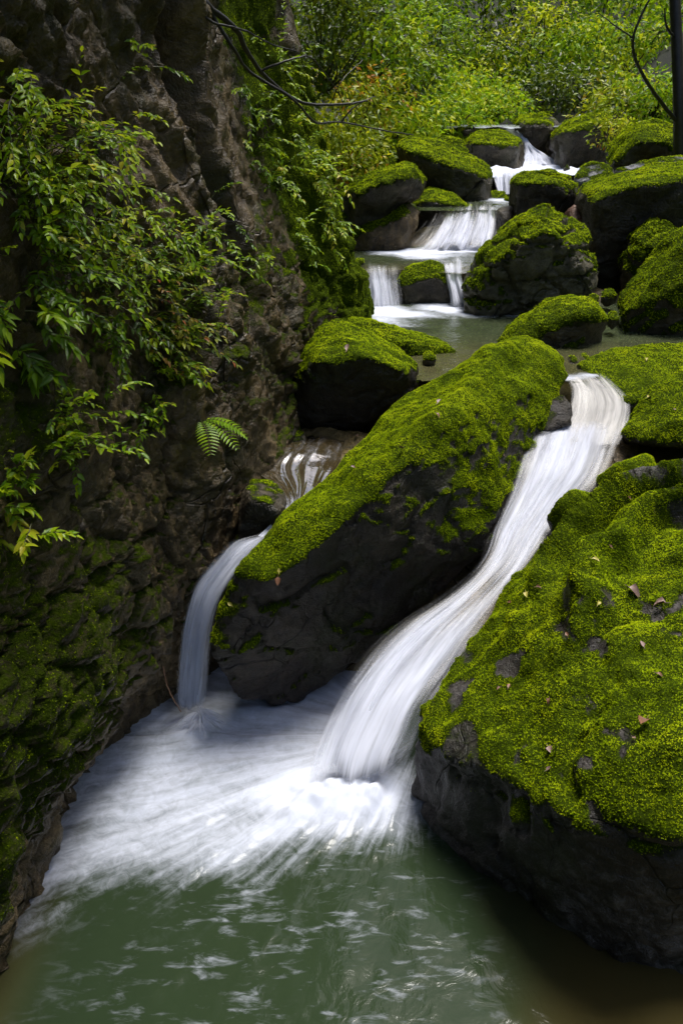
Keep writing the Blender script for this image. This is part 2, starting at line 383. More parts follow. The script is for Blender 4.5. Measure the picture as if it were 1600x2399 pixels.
def tufts(me_verts, me_norms, tris, moss, size, cover, blades=3, seed=0, upward=.35, cap=90000, off=(0, 0, 0)):
    """small fronds of moss over the faces that carry moss: numpy mesh of blades"""
    rng = np.random.default_rng(seed)
    a, b, c = me_verts[tris[:, 0]], me_verts[tris[:, 1]], me_verts[tris[:, 2]]
    ar = np.linalg.norm(np.cross(b-a, c-a), axis=1)*.5
    mm = moss[tris].mean(1); w = ar*sstep(.22, .85, mm)*np.where(a[:, 0]+off[0] > .62*(a[:, 1]+off[1])+.35, .15, 1)   # thinner well outside the view
    tot = w.sum()
    n = int(min(cap, tot/(size*size)*cover))
    if n < 10: return None
    idx = rng.choice(len(tris), n, p=w/tot)
    r1, r2 = rng.random(n), rng.random(n); s = np.sqrt(r1)
    P = (1-s)[:, None]*a[idx] + (s*(1-r2))[:, None]*b[idx] + (s*r2)[:, None]*c[idx]
    N = me_norms[tris[idx, 0]]
    clump = fbm(P*(.16/size), 2, seed+5)          # cushions of longer moss
    N = N + np.array([0, 0, upward]); N /= np.linalg.norm(N, axis=1)[:, None]+1e-9
    sc = size*(.7+.5*rng.random(n))*(1+.3*clump)*(.55+.45*sstep(.3, .9, moss[tris[idx, 0]]))
    n3 = n*blades
    Pb = np.repeat(P, blades, 0); Nb = np.repeat(N, blades, 0); Sb = np.repeat(sc, blades)
    rd = rng.normal(size=(n3, 3)); rd -= (rd*Nb).sum(1)[:, None]*Nb; rd /= np.linalg.norm(rd, axis=1)[:, None]+1e-9
    side = np.cross(Nb, rd)
    lean = .35+.75*rng.random(n3)
    tip = Nb*(1/np.sqrt(1+lean**2))[:, None] + rd*(lean/np.sqrt(1+lean**2))[:, None]
    wdt = Sb*.36
    base = Pb + rd*(Sb*.08)[:, None] - Nb*(Sb*.15)[:, None]
    v0 = base - side*wdt[:, None]; v1 = base + side*wdt[:, None]; v2 = base + tip*(Sb*(.62+.4*rng.random(n3)))[:, None]
    V = np.stack([v0, v1, v2], 1).reshape(-1, 3)
    F = np.arange(n3*3, dtype=np.int32).reshape(-1, 3)
    tint = np.repeat(np.clip(.5+.13*rng.normal(size=n)+.26*clump, 0, 1), blades*3)
    return V, F, tint, np.repeat(N, blades*3, 0)
def moss_mesh(t, k=1.0):
    me = make_mesh('moss', t[0], t[1], False, {'tint': t[2]*k})
    a = me.attributes.new('cushion', 'FLOAT_VECTOR', 'POINT'); a.data.foreach_set('vector', t[3].astype(np.float32).ravel()); return me

def rock(name, label, hulls, cat='boulder', group=None, mat=None, voxel=None, dist=None, smooth_it=None, amp=.035, freq=1.6,
         crack=0., crackfreq=2.0, crackscale=(1, 1, 1), moss=(.45, .22), moss_fn=None, tuft=None, cover=.9, seed=0, detail=.35, strata=None, strata_mask=None, facet=.03, grain=None, lump_k=1.0, cap=90000, spec_kind=None):
    allp = np.concatenate([np.asarray(h) for h in hulls]); ext = allp.max(0)-allp.min(0); size = float(np.cbrt(np.prod(ext)))
    ctr = allp.mean(0); D = dist or float(np.hypot(ctr[1], CAM_Z-ctr[2]))
    voxel = voxel or max(.014, .0042*D, size/70)
    if smooth_it is None: smooth_it = int(np.clip((size*.065/voxel)**2, 3, 60))
    me = remesh(hulls, voxel, smooth_it)
    v, nr = mesh_arrays(me)
    f = freq/max(size, .05)
    d = amp*size*(.7*fbm(v*f, 3, seed) + detail*.8*ridged(v*f*2.6+5, 3, seed+31))
    d += size*amp*detail*.55*fbm(v*f*8, 4, seed+71, .6)
    if strata is not None:
        axis = np.array(strata[0]); axis = axis/np.linalg.norm(axis); s = v@axis*strata[1] + 1.1*fbm(v*f*1.2, 3, seed+9)
        saw = s-np.floor(s); saw = np.where(saw < .72, saw/.72, sstep(1.0, .72, saw)); d += strata[2]*(saw**1.5*1.0 - .4)*sstep(-.35, .25, fbm(v*1.7, 2, seed+19))*(strata_mask(v) if strata_mask else 1)
    if crack:
        f1, f2, cid = worley(v*np.array(crackscale)*crackfreq/max(size, .05) + .25*np.stack([fbm(v*f*2, 2, seed+k) for k in (1, 2, 3)], 1), seed)
        d += crack*size*((cid-.5)*.5 - 1.0*(1-sstep(.0, .10, f2-f1)))
    if facet:
        fa = facet*sstep(.45, .05, nr[:, 2])
        for sc_, am in ((2.6, 1.0), (6.5, .45)):
            a1, a2, ai = worley(v*np.array([1, 1, 1.3])*sc_/max(size, .05) + .35*np.stack([fbm(v*f*3, 2, seed+k) for k in (61, 62, 63)], 1), seed+int(sc_*10))
            d += fa*size*am*((ai-.5) - .35*(1-sstep(0, .06, a2-a1)))
    v2 = v + nr*d[:, None]
    me.vertices.foreach_set('co', v2.astype(np.float32).ravel()); me.update()
    v2, nr = mesh_arrays(me)
    mo = moss[0] - .0
    m = sstep(-.26, .26, nr[:, 2] - moss[0] + moss[1]*fbm(v2*3.2/max(.35, min(1.2, size)), 4, seed+3) + .22*fbm(v2*11, 4, seed+17))
    if moss_fn is not None: m = np.clip(moss_fn(v2, nr, m), 0, 1)
    # moss cushions stand proud of the stone
    pil = tuft or max(.007, .0019*D)
    lump = max(.010, .0019*D)*lump_k
    va = v2
    if grain is not None:
        g_ = np.array(grain)/np.linalg.norm(grain); va = v2 - .78*(v2@g_)[:, None]*g_
    v2 = v2 + nr*(m*(.3*lump + .8*lump*ridged(va*(.10/lump), 2, seed+29) + .6*lump*fbm(va*(.30/lump), 3, seed+23)))[:, None]
    base = np.array([ctr[0], ctr[1], v2[:, 2].min()])
    me.vertices.foreach_set('co', (v2-base).astype(np.float32).ravel()); me.update()
    a = me.attributes.new('moss', 'FLOAT', 'POINT'); a.data.foreach_set('value', m.astype(np.float32))
    me.polygons.foreach_set('use_smooth', np.ones(len(me.polygons), bool)); me.name = name
    tr = tri_arrays(me)
    o = link(name, me, mat or M_ROCK, None, tuple(base), label, cat, group, spec_kind)
    _, nr2 = mesh_arrays(me)
    t = tufts(v2-base, nr2, tr, m, pil, cover, seed=seed+99, cap=cap, off=base)
    if t is not None:
        tm = moss_mesh(t)
        mo_ = link('moss', tm, M_MOSS, o); mo_['kind'] = 'stuff'
    add_bvh(o, v2, tr)
    return o

def far_rock(name, label, Y, outline, edge=(), T=.8, edge_dy=-.25, lean=.10, sink=.3, **kw):
    """outline: photo points of the silhouette seen from the stand; Y: distance of its middle; edge: where its top breaks to the front face"""
    o = np.array(outline, float); cy0, cy1 = o[:, 1].min(), o[:, 1].max(); cx = o[:, 0].mean()
    pts = []
    for px, py in o:
        fr = (py-cy0)/max(1, cy1-cy0)             # 0 top .. 1 bottom
        y = Y + T*(.32*(1-fr) - .22*fr)
        w = W(px, py, y); pts.append(w)
        c = W(cx, (cy0+cy1)/2, y)
        b = c + (w-c)*np.array([.78, 1, .72]); b[1] = y + T*.6; b[2] -= .04*T; pts.append(b)
        if fr > .62:
            lo = w.copy(); lo[2] -= sink; lo[1] += .06; pts.append(lo)
    for e in edge:
        y = Y + edge_dy*T if len(e) == 2 else e[2]
        pts.append(W(e[0], e[1], y))
    mo_ = kw.get('moss', (.45, .22)); kw['moss'] = (mo_[0]-.04, mo_[1]+.16)
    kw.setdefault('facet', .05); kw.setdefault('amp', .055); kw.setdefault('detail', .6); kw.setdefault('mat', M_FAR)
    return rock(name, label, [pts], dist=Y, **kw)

# ---------------------------------------------------------------- interpolation helpers
def catmull(P, n):
    """resample control points (k, ...) to n samples"""
    P = np.asarray(P, float); k = len(P); t = np.linspace(0, k-1, n); i = np.clip(np.floor(t).astype(int), 0, k-2); f = t-i
    sh = (n,)+(1,)*(P.ndim-1); f = f.reshape(sh)
    p0, p1, p2, p3 = P[np.clip(i-1, 0, k-1)], P[i], P[i+1], P[np.clip(i+2, 0, k-1)]
    return .5*((2*p1) + (-p0+p2)*f + (2*p0-5*p1+4*p2-p3)*f*f + (-p0+3*p1-3*p2+p3)*f**3)
def grid_faces(nr, nc):
    i = np.arange(nr*nc).reshape(nr, nc)
    return np.stack([i[:-1, :-1].ravel(), i[:-1, 1:].ravel(), i[1:, 1:].ravel(), i[1:, :-1].ravel()], 1)

# ---------------------------------------------------------------- ground of the ravine
def bed_z(Y):
    return np.interp(Y, [-9, 3.3, 3.55, 4.05, 4.5, 6.55, 6.95, 8.05, 8.5, 9.7, 10.1, 11.8, 12.4, 14.0, 21.0, 25.0, 40],
                        [-.5, -.45, -.1, .80, .95, .98, 1.20, 1.22, 1.5, 1.52, 1.72, 1.75, 2.1, 2.3, 2.9, 5.0, 20.0])
def build_ground():
    xs = np.concatenate([np.linspace(-14, -2, 30), np.linspace(-1.9, 3.6, 100), np.linspace(3.8, 16, 34)])
    ys = np.concatenate([np.linspace(-8, 2, 24), np.linspace(2.1, 14, 170), np.linspace(14.3, 36, 60)])
    X, Y = np.meshgrid(xs, ys); P = np.stack([X.ravel(), Y.ravel(), np.zeros(X.size)], 1)
    z = bed_z(P[:, 1])
    xr = np.interp(P[:, 1], [-8, 3, 5, 8, 12, 20], [2.0, 2.0, 2.7, 3.2, 3.6, 5.0])
    xl = np.interp(P[:, 1], [-8, 6.5, 8, 12, 20], [-2.2, -1.2, -.4, .2, -2])
    z += np.clip(P[:, 0]-xr, 0, 12)*.95 + np.clip(xl-P[:, 0], 0, 12)*1.0
    z += .10*fbm(P*2.1, 4, 3) + .05*ridged(P*5, 3, 8) + np.where(P[:, 1] > 13, .5*fbm(P*.6, 3, 4), 0)
    P[:, 2] = z
    me = make_mesh('ground', P, grid_faces(len(ys), len(xs)), True, {'moss': np.clip(.15+.5*fbm(P*1.5, 3, 11) + .35*sstep(12.6, 13.4, P[:, 1]) + .6*sstep(0, .5, P[:, 0]-xr) + .6*sstep(0, .5, xl-P[:, 0]), 0, 1)})
    me.materials.append(M_BED); me.materials.append(M_SOIL)
    fy = P[grid_faces(len(ys), len(xs))[:, 0], 1]; me.polygons.foreach_set('material_index', (fy > 12.9).astype(np.int32))
    o = link('ground', me, None, kind='structure', label='dark wet ground and bed of the ravine under the stream')
    add_bvh(o, P, tri_arrays(me)); return o
GROUND = build_ground()

# ---------------------------------------------------------------- cliff on the left
def build_cliff():
    foot = np.array([(-1.7, -3.0), (-1.42, .6), (-1.13, 2.05), (-.94, 2.90), (-.84, 3.24), (-.66, 3.50), (-.44, 4.15), (-.16, 5.15), (.10, 6.1), (.16, 6.45), (-.02, 6.8), (-.5, 8.2), (-1.6, 11.0)])
    zs = [-.6, 0, .3, .65, 1.05, 1.5, 2.1, 2.8, 3.7, 5.0, 7.5]
    off = [0, 0, .06, .10, .07, .02, -.06, -.10, .04, .35, .6]
    cave = {3: 1.0, 4: 1.0, 5: .6}
    cols = []
    for i, f in enumerate(foot):
        t = foot[min(i+1, len(foot)-1)] - foot[max(i-1, 0)]; t /= np.linalg.norm(t); nrm = np.array([t[1], -t[0]])
        col = []
        for z, o in zip(zs, off):
            o2 = o
            if i in cave:
                o2 += cave[i]*(-.07 if z < .05 else (-.03 if z < .35 else .05 if z < .8 else 0))
            p = f + nrm*o2
            if i >= 7 and z > 1.2: p = p + np.array([-.24*(min(z, 4)-1.2), 0])
            if i in (5, 6) and z > 1.6: p = p + np.array([-.10, .12])*(min(z, 3.2)-1.6)
            col.append((p[0], p[1], z))
        cols.append(col)
    G = np.array(cols)                                       # (cols, rows, 3)
    ns, nz = 470, 300
    # more samples where the photograph looks
    G = catmull(G, 1040)
    s = np.linspace(0, 1, 1040); dens = .25 + sstep(.13, .2, s)*(1-sstep(.8, .88, s)); cum = np.cumsum(dens); cum = (cum-cum[0])/(cum[-1]-cum[0])
    pick = np.interp(np.linspace(0, 1, ns), cum, np.arange(1040)).round().astype(int)
    G = G[pick]
    R = catmull(np.swapaxes(G, 0, 1), 900)
    t = np.linspace(0, 1, 900); dens = .3 + (1-sstep(.72, .84, t)); cum = np.cumsum(dens); cum = (cum-cum[0])/(cum[-1]-cum[0])
    R = R[np.interp(np.linspace(0, 1, nz), cum, np.arange(900)).round().astype(int)]
    P = R.reshape(-1, 3)
    du = np.gradient(R, axis=1); dv = np.gradient(R, axis=0); N = np.cross(du, dv).reshape(-1, 3)
    N /= np.linalg.norm(N, axis=1)[:, None]+1e-9
    S = np.repeat(np.linspace(0, 1, ns)[None], nz, 0).ravel()
    z = P[:, 2]
    hi = sstep(1.7, 2.3, z)*(1-sstep(4.0, 4.6, P[:, 1]))
    d = (.13-.07*hi)*fbm(P*1.15, 4, 21) + (.05-.03*hi)*ridged(P*np.array([2.6, 2.6, 1.6]), 5, 22)
    along, across = .5*P[:, 1]*1.15-.85*z, .85*P[:, 1]*1.15+.5*z; o0 = P[:, 0]*.6
    d += hi*(.06*ridged(np.stack([along*1.1, across*3.6, o0], 1), 4, 121) + .030*ridged(np.stack([along*5, across*13, o0*6], 1), 3, 122))
    # ledges that dip towards the pool
    q = P@np.array([.25, .45, 1.0])*3.2 + 1.2*fbm(P*1.3, 3, 23); saw = q-np.floor(q)
    d += .055*(saw-.5)*sstep(-.2, .5, fbm(P*.8, 2, 24))
    f1, f2, cid = worley(P*np.array([3.4, 3.4, 4.6]) + .4*np.stack([fbm(P*4, 2, k) for k in (25, 26, 27)], 1), 28)
    blk = sstep(-.25, .25, fbm(P*.9+7, 2, 29))*(.35 + .65*(1-sstep(1.7, 2.3, z)))
    d += blk*(.06*(cid-.5) - .035*(1-sstep(0, .10, f2-f1)))
    f1b, f2b, cidb = worley(P*np.array([9, 9, 11]), 38)
    d += .018*blk*((cidb-.5) - .8*(1-sstep(0, .15, f2b-f1b)))
    g1, g2, gid = worley(P*np.array([5.5, 5.5, 7.5])+.5*np.stack([fbm(P*6, 2, k) for k in (45, 46, 47)], 1), 48)
    h1_, h2_, hid = worley(P*np.array([15, 15, 19])+.4*np.stack([fbm(P*16, 2, k) for k in (55, 56, 57)], 1), 58)
    d += (1-.5*hi)*(1-.45*sstep(1.3, .8, z))*(.036*(gid-.5) + .014*(hid-.5)) - .012*(1-sstep(0, .08, g2-g1)) + .012*ridged(P*7, 3, 30) + .012*fbm(P*24, 4, 33)
    # slanting grooves on the high brown face
    g = (P@np.array([1.0, .3, .75]))*6 + .9*fbm(P*2, 3, 31)
    d += .022*(g % 1.0)*hi
    # deep cleft between the two buttresses
    cl = np.exp(-((P[:, 1]-(4.22-.16*(z-2.4)+.05*fbm(P*2.5, 2, 5)))/.075)**2)*sstep(1.5, 2.3, z)
    d -= .50*cl
    P2 = P + N*d[:, None]
    me = make_mesh('cliff', P2, grid_faces(nz, ns), True)
    v, nr = mesh_arrays(me)
    if (nr*N).sum() < 0: nr = -nr
    pat = fbm(v*1.3, 4, 41)
    m = sstep(-.3, .3, .8*nr[:, 2] + .75*pat - .16 + .25*fbm(v*9, 3, 43) + .35*sstep(1.3, .8, z)*sstep(3.3, 2.9, P[:, 1]))
    m *= (1-.85*sstep(1.9, 2.3, z)*(1-sstep(4.6, 5.2, P[:, 1])))
    m = np.maximum(m, sstep(5.0, 5.6, P[:, 1])*sstep(-.35, .25, pat+.35*nr[:, 2]+.15))
    m *= sstep(.10, .30, z + .15*pat)
    m = np.clip(m*(1-.42*sstep(5.2, 4.6, P[:, 1])), 0, 1)
    a = me.attributes.new('moss', 'FLOAT', 'POINT'); a.data.foreach_set('value', m.astype(np.float32))
    o = link('cliff', me, M_CLIFF, kind='structure', label='dark brown rock wall along the left side of the stream')
    tr = tri_arrays(me)
    sel = (P2[tr[:, 0], 1] > 1.6) & (P2[tr[:, 0], 1] < 7.2) & (P2[tr[:, 0], 2] < 4)
    t = tufts(v, nr, tr[sel], m, .0075, .40, blades=3, seed=44, upward=.8, cap=70000)
    tm = moss_mesh(t, .62); x = link('moss', tm, M_MOSS, o); x['kind'] = 'stuff'
    add_bvh(o, P2, tr)
    return o
CLIFF = build_cliff()

# ---------------------------------------------------------------- boulders
def P3(*pts): return [W(*p) for p in pts]

CENTRAL = rock('boulder', 'long slanting mossy boulder in the middle between the two falls', [
    P3((500,1480,3.12),(562,1345,3.18),(680,1258,3.36),(770,1156,3.62),(822,1068,3.9),(892,998,4.2),(980,908,4.45),(1112,827,4.8),(1204,788,4.95),
       (1290,815,4.95),(1318,850,4.8),(1318,895,4.65),(1290,930,4.52),(1222,1000,4.22),(1202,1107,4.0),(1168,1199,3.75),(1150,1290,3.66),
       (1095,1325,3.75),(968,1390,3.70),(882,1449,3.6),(800,1536,3.5),(700,1640,3.35),(560,1640,3.2),(505,1540,3.1),
       (640,1360,3.12),(735,1285,3.2),(850,1185,3.42),(940,1090,3.58),(1010,1030,3.66),(1090,975,3.85),(1180,860,4.55),(950,1082,3.50),(1015,985,3.72),(1100,893,4.14),(1180,812,4.62))
    + [np.array([.2, 4.6, .3]), np.array([.9, 4.8, .4]), np.array([-.3, 3.9, .2])]],
    grain=(.45, .75, .1), lump_k=1.9, facet=.022, amp=.030, freq=2.0, detail=.6, moss=(.26, .30), tuft=.0066, cover=1.2, voxel=.0135, seed=3, smooth_it=9, cap=90000)

def right_moss(v, nr, m):
    zb = np.interp(v[:, 0], [.3, .6, .9, 1.15, 1.6], [.24, .40, .56, .66, .62]) + .10*fbm(v*5, 3, 78)
    bare = sstep(.10, .28, fbm(v*np.array([6.5, 6.5, 11]), 4, 79))*sstep(-.25, .15, fbm(v*1.5, 2, 80))
    return m*(1-.9*bare)*sstep(-.06, .06, v[:, 2]-zb)
RIGHT = rock('boulder', 'huge mossy boulder filling the right foreground beside the main fall', [
    P3((972,1870,2.72),(1100,2040,2.36),(1300,2150,2.16),(1450,2260,1.97),(1600,2275,1.95),
       (968,1760,2.70),(1130,1820,2.36),(1330,1900,2.02),(1450,1940,1.93),(1600,2020,1.85),
       (985,1700,2.74),(1055,1602,2.93),(1112,1514,3.08),(1192,1386,3.32),(1280,1266,3.56),(1385,1150,3.82),(1440,1098,3.96),
       (1500,1104,3.82),(1600,1135,3.68),(1400,1360,2.95),(1280,1540,2.68),(1470,1600,2.4),(1600,1420,2.7),(1600,1720,2.2),(1420,1800,2.12))
    + [np.array(p) for p in ((2.3,2.0,-.4),(2.4,2.2,1.05),(2.5,3.6,1.02),(1.6,4.1,.2),(.45,2.9,-.4),(1.0,2.05,-.4),(2.6,4.2,.0))],
    P3((1330,1780,2.15),(1450,1650,2.3),(1540,1560,2.45),(1600,1540,2.45),(1600,1760,2.0),(1480,1850,1.98),(1360,1880,2.02),(1560,1960,1.84))
    + [np.array((1.5,2.4,.2)), np.array((1.9,2.2,.8)), np.array((1.2,2.5,.2))]],
    mat=M_RIGHT, grain=(.9, .42, .1), lump_k=1.7, amp=.028, freq=2.6, detail=.6, moss=(.18, .26), moss_fn=right_moss, tuft=.0066, cover=1.1, voxel=.0160, seed=12, smooth_it=9,
    strata=((.38, -.85, .55), 2.9, .17), strata_mask=lambda v: sstep(.45, .75, v[:, 2]-.15*v[:, 0]), cap=210000)

BANK_TOP = rock('boulder', 'flat mossy boulder on the right bank where the pool spills over', [
    P3((1350,850,4.95),(1412,820,5.2),(1514,803,5.3),(1600,800,5.3),(1660,800,5.3),(1400,885,4.75),(1460,945,4.5),(1450,900,4.7),(1600,930,4.5),(1660,940,4.5))
    + [np.array((1.5,4.6,.8)), np.array((2.6,4.5,.8)), np.array((2.6,5.3,.9)), np.array((1.4,5.1,.9))]],
    amp=.03, moss=(.35, .3), tuft=.009, cover=1.0, seed=21, voxel=.018, smooth_it=8, cap=16000)
BANK_MID = rock('boulder', 'mossy boulder with a dark hollow under it beside the white chute', [
    P3((1462,1015,4.28),(1490,965,4.42),(1530,900,4.6),(1600,860,4.75),(1680,850,4.7),(1472,1042,4.22),(1500,1040,4.14),(1600,1052,4.06),(1680,1050,4.06),(1580,990,4.14))
    + [np.array((1.6,4.7,.85)), np.array((2.5,4.3,.95)), np.array((2.5,4.7,.85))]],
    amp=.03, moss=(.25, .2), tuft=.0085, cover=1.0, seed=25, voxel=.017, smooth_it=8, cap=22000)
rock('stone', 'small dark wet stone wedged below the right end of the central boulder', [
    P3((1270,945,4.42),(1318,925,4.46),(1338,950,4.40),(1336,995,4.32),(1280,1010,4.26),(1240,1005,4.28)) + [np.array((1.0,4.7,.9)), np.array((1.3,4.7,.9))]],
    cat='stone', moss=(.9, .1), seed=31, voxel=.014)

LEFT_MID = rock('boulder', 'dark wedge-shaped boulder with mossy top against the left cliff', [
    P3((690,880,4.7),(712,820,4.8),(750,765,4.95),(790,748,5.05),(845,768,5.0),(930,815,4.9),(975,850,4.75),(976,905,4.7),(930,960,4.65),(830,1000,4.55),(740,1005,4.55),(685,990,4.6),
       (745,850,4.45),(850,835,4.42),(940,870,4.5))
    + [np.array((-.2,5.3,.9)), np.array((.35,5.3,.9)), np.array((-.2,4.8,.7)), np.array((.3,4.9,.75))]],
    amp=.035, moss=(.38, .18), tuft=.009, cover=1.0, seed=41, voxel=.016, smooth_it=8, cap=20000)
far_rock('boulder', 'low mossy slab lying in the water behind the wedge-shaped boulder', 5.35,
    [(812,752),(876,762),(968,795),(1065,824),(1040,838),(973,848),(880,820),(820,790)], [(900,800)], T=.5, moss=(.30,.2), seed=43, cap=7000)
far_rock('boulder', 'flat mossy slab half sunk in the middle pool', 5.55,
    [(1175,798),(1215,765),(1259,730),(1310,704),(1382,700),(1424,752),(1400,775),(1361,790),(1280,803)], [(1300,760),(1385,735)], T=.55, moss=(.05,.15), seed=45, cap=16000, smooth_it=12)
far_rock('boulder', 'cracked layered boulder with moss beside the middle pool', 6.55,
    [(1091,675),(1126,604),(1167,575),(1223,515),(1274,490),(1331,510),(1380,553),(1396,630),(1380,690),(1259,713),(1167,719),(1106,708)],
    [(1180,600),(1275,545),(1345,580)], T=1.0, mat=M_CRACK, moss=(.66,.60), crack=.05, crackfreq=3.4, crackscale=(1,1,1.5), amp=.045, seed=47, cap=12000, voxel=.018, smooth_it=5)
far_rock('stone', 'small rounded rock splitting the low twin fall', 6.85,
    [(930,660),(948,628),(1004,612),(1042,622),(1062,680),(1058,716),(953,729),(926,690)], [(950,670),(1020,650)], T=.45, cat='stone', moss=(.45,.3), seed=49, cap=4000)
far_rock('boulder', 'tall leaning mossy slab at the right edge above the pool', 5.9,
    [(1466,735),(1514,672),(1600,562),(1700,480),(1720,700),(1660,780),(1535,772)], [(1560,740),(1640,640)], T=.7, moss=(-.02,.2), amp=.03, seed=51, strata=((-.75,.1,.65), 9, .02), cap=14000)
far_rock('stone', 'knobbly mossy rock under the big dark boulder on the right', 6.9,
    [(1470,690),(1466,630),(1478,552),(1530,515),(1570,545),(1640,560),(1640,690)], [(1500,570),(1500,640),(1580,600)], T=.6, cat='stone', moss=(.25,.4), crack=.05, crackfreq=2.4, amp=.06, seed=53, cap=6000)
far_rock('boulder', 'big dark overhanging boulder on the right with mossy rim', 7.7,
    [(1350,470),(1366,438),(1453,405),(1514,388),(1620,380),(1760,380),(1760,650),(1600,660),(1400,650),(1378,560)], [(1390,470),(1480,440),(1620,425),(1740,420)], T=1.3, edge_dy=-.42,
    moss=(.55,.2), amp=.03, seed=55, cap=12000)
far_rock('stone', 'pale grey rock slab on top of the big dark boulder', 8.1,
    [(1440,400),(1500,380),(1600,368),(1700,366),(1700,385),(1560,392),(1470,408)], T=.5, cat='stone', moss=(.95,.35), mat=M_PALE, seed=57, sink=.1, cap=2500)
far_rock('boulder', 'blocky boulder draped with moss beside the white cascade', 8.35,
    [(1198,425),(1223,402),(1290,398),(1335,412),(1356,440),(1358,478),(1322,505),(1204,520)], [(1215,438),(1300,432)], T=.8, moss=(.42,.3), crack=.04, crackfreq=2.2, amp=.05, seed=59, cap=7000, edge_dy=-.36)
far_rock('stone', 'small brown rock wedged between two dark boulders', 7.65,
    [(1328,495),(1345,480),(1370,488),(1376,530),(1340,536)], T=.3, cat='stone', moss=(1.4,.1), mat=M_BROWN, seed=61)
far_rock('stone', 'whitish mossy stone in front of the top right boulders', 9.0,
    [(1345,425),(1360,388),(1400,380),(1440,392),(1440,425)], T=.4, cat='stone', moss=(.75,.4), mat=M_PALE, seed=63, cap=2000)
far_rock('boulder', 'dark square boulder left of the upper fall with a mossy top', 11.0,
    [(1091,340),(1106,311),(1172,303),(1226,330),(1228,367),(1220,408),(1147,416),(1096,385)], [(1105,338),(1215,345)], T=1.2, moss=(.6,.2), amp=.03, seed=65, cap=4000, edge_dy=-.42)
far_rock('boulder', 'rounded dark boulder standing between the two top falls', 12.6,
    [(1200,295),(1218,276),(1274,268),(1308,291),(1316,357),(1259,378),(1223,345)], [(1222,295),(1290,296)], T=1.2, moss=(.72,.2), seed=67, cap=2500, edge_dy=-.42)
far_rock('boulder', 'dark angular boulder right of the upper fall with a slanting mossy top', 11.4,
    [(1303,315),(1341,286),(1412,258),(1446,262),(1440,340),(1424,372),(1341,402),(1315,360)], [(1318,318),(1420,290)], T=1.4, moss=(.55,.2), seed=69, cap=4000, edge_dy=-.42)
far_rock('boulder', 'pale slab like a fallen log at the top of the stream', 12.4,
    [(1364,268),(1400,252),(1443,243),(1446,252),(1410,268),(1370,276)], T=.4, moss=(1.1,.3), mat=M_PALE, seed=71, sink=.05)
far_rock('boulder', 'mossy domed boulder under the tree at the right edge', 9.4,
    [(1446,385),(1466,318),(1504,284),(1545,278),(1600,298),(1680,320),(1680,385)], [(1500,330),(1600,335)], T=1.3, moss=(.28,.35), amp=.05, seed=73, cap=8000)
far_rock('boulder', 'long dark boulder sloping down to the right with a bright mossy top', 9.6,
    [(930,340),(968,319),(1030,333),(1137,384),(1152,408),(1148,440),(1106,464),(1070,456),(989,415),(938,372)], [(950,352),(1040,385),(1128,420)], T=1.1, moss=(.42,.2), amp=.03, seed=75, cap=9000, edge_dy=-.40)
far_rock('stone', 'mossy stone peeping out behind the long sloping boulder', 10.6,
    [(1000,335),(1040,318),(1085,328),(1100,360),(1060,372)], T=.7, cat='stone', moss=(.4,.3), seed=77, cap=2500)
far_rock('boulder', 'mossy slab leaning to the left above a brown rock', 8.3,
    [(790,450),(851,418),(938,388),(965,387),(998,425),(990,456),(943,476),(831,533),(795,520)], [(850,445),(960,412)], T=.9, moss=(.35,.2), seed=79, cap=9000, edge_dy=-.36)
far_rock('boulder', 'brown wet rock under the leaning mossy slab by the cascade', 8.1,
    [(820,540),(943,474),(975,490),(978,530),(940,575),(846,597),(818,590)], [(860,540),(950,510)], T=.7, moss=(.8,.35), seed=81, cap=3000, mat=M_CLIFF)
far_rock('boulder', 'mossy dark rock at the left end of the white cascade', 8.9,
    [(966,485),(1004,443),(1045,452),(1086,474),(1124,497),(1045,513),(975,522)], [(990,470),(1060,482)], T=.7, moss=(.5,.3), seed=83, cap=4000, edge_dy=-.36)
far_rock('stone', 'thin mossy rock lying on the dark rock by the cascade', 9.3,
    [(998,432),(1020,424),(1060,432),(1078,446),(1040,454),(1004,448)], T=.4, cat='stone', moss=(.35,.2), seed=85, sink=.1, cap=1800)
far_rock('boulder', 'mossy bank boulder under the golden leaves on the left', 10.3,
    [(800,395),(820,350),(880,330),(930,345),(945,380),(920,415),(850,430)], T=1.0, moss=(.2,.3), seed=87, cap=5000)
far_rock('stone', 'grey wet stone in the small upper pool', 9.35, [(1090,470),(1105,458),(1140,460),(1150,474),(1110,480)], T=.25, cat='stone', moss=(1.2,.2), seed=89, mat=M_FAR, sink=.15)
far_rock('stone', 'low mossy stone in the small upper pool', 9.55, [(1130,470),(1150,450),(1180,450),(1192,468),(1150,476)], T=.35, cat='stone', moss=(.3,.2), seed=91, sink=.15, cap=1500)
far_rock('stone', 'tiny mossy stone touching the blocky boulder', 9.1, [(1176,472),(1190,460),(1206,468),(1204,480)], T=.2, cat='stone', moss=(.4,.2), seed=93, sink=.12, cap=600)
far_rock('stone', 'dark wet rock at the right end of the white cascade', 8.2, [(1163,492),(1182,480),(1206,482),(1206,530),(1180,545),(1168,520)], [(1180,510)], T=.4, cat='stone', moss=(1.2,.2), seed=95)
far_rock('stone', 'dark stone on the lip of the left fall beside the cliff', 3.62,
    [(566,1160),(577,1138),(638,1143),(676,1176),(668,1196),(622,1250),(551,1262)], [(585,1170),(650,1190)], T=.32, cat='stone', moss=(.95,.25), seed=97, sink=.25, edge_dy=-.36)
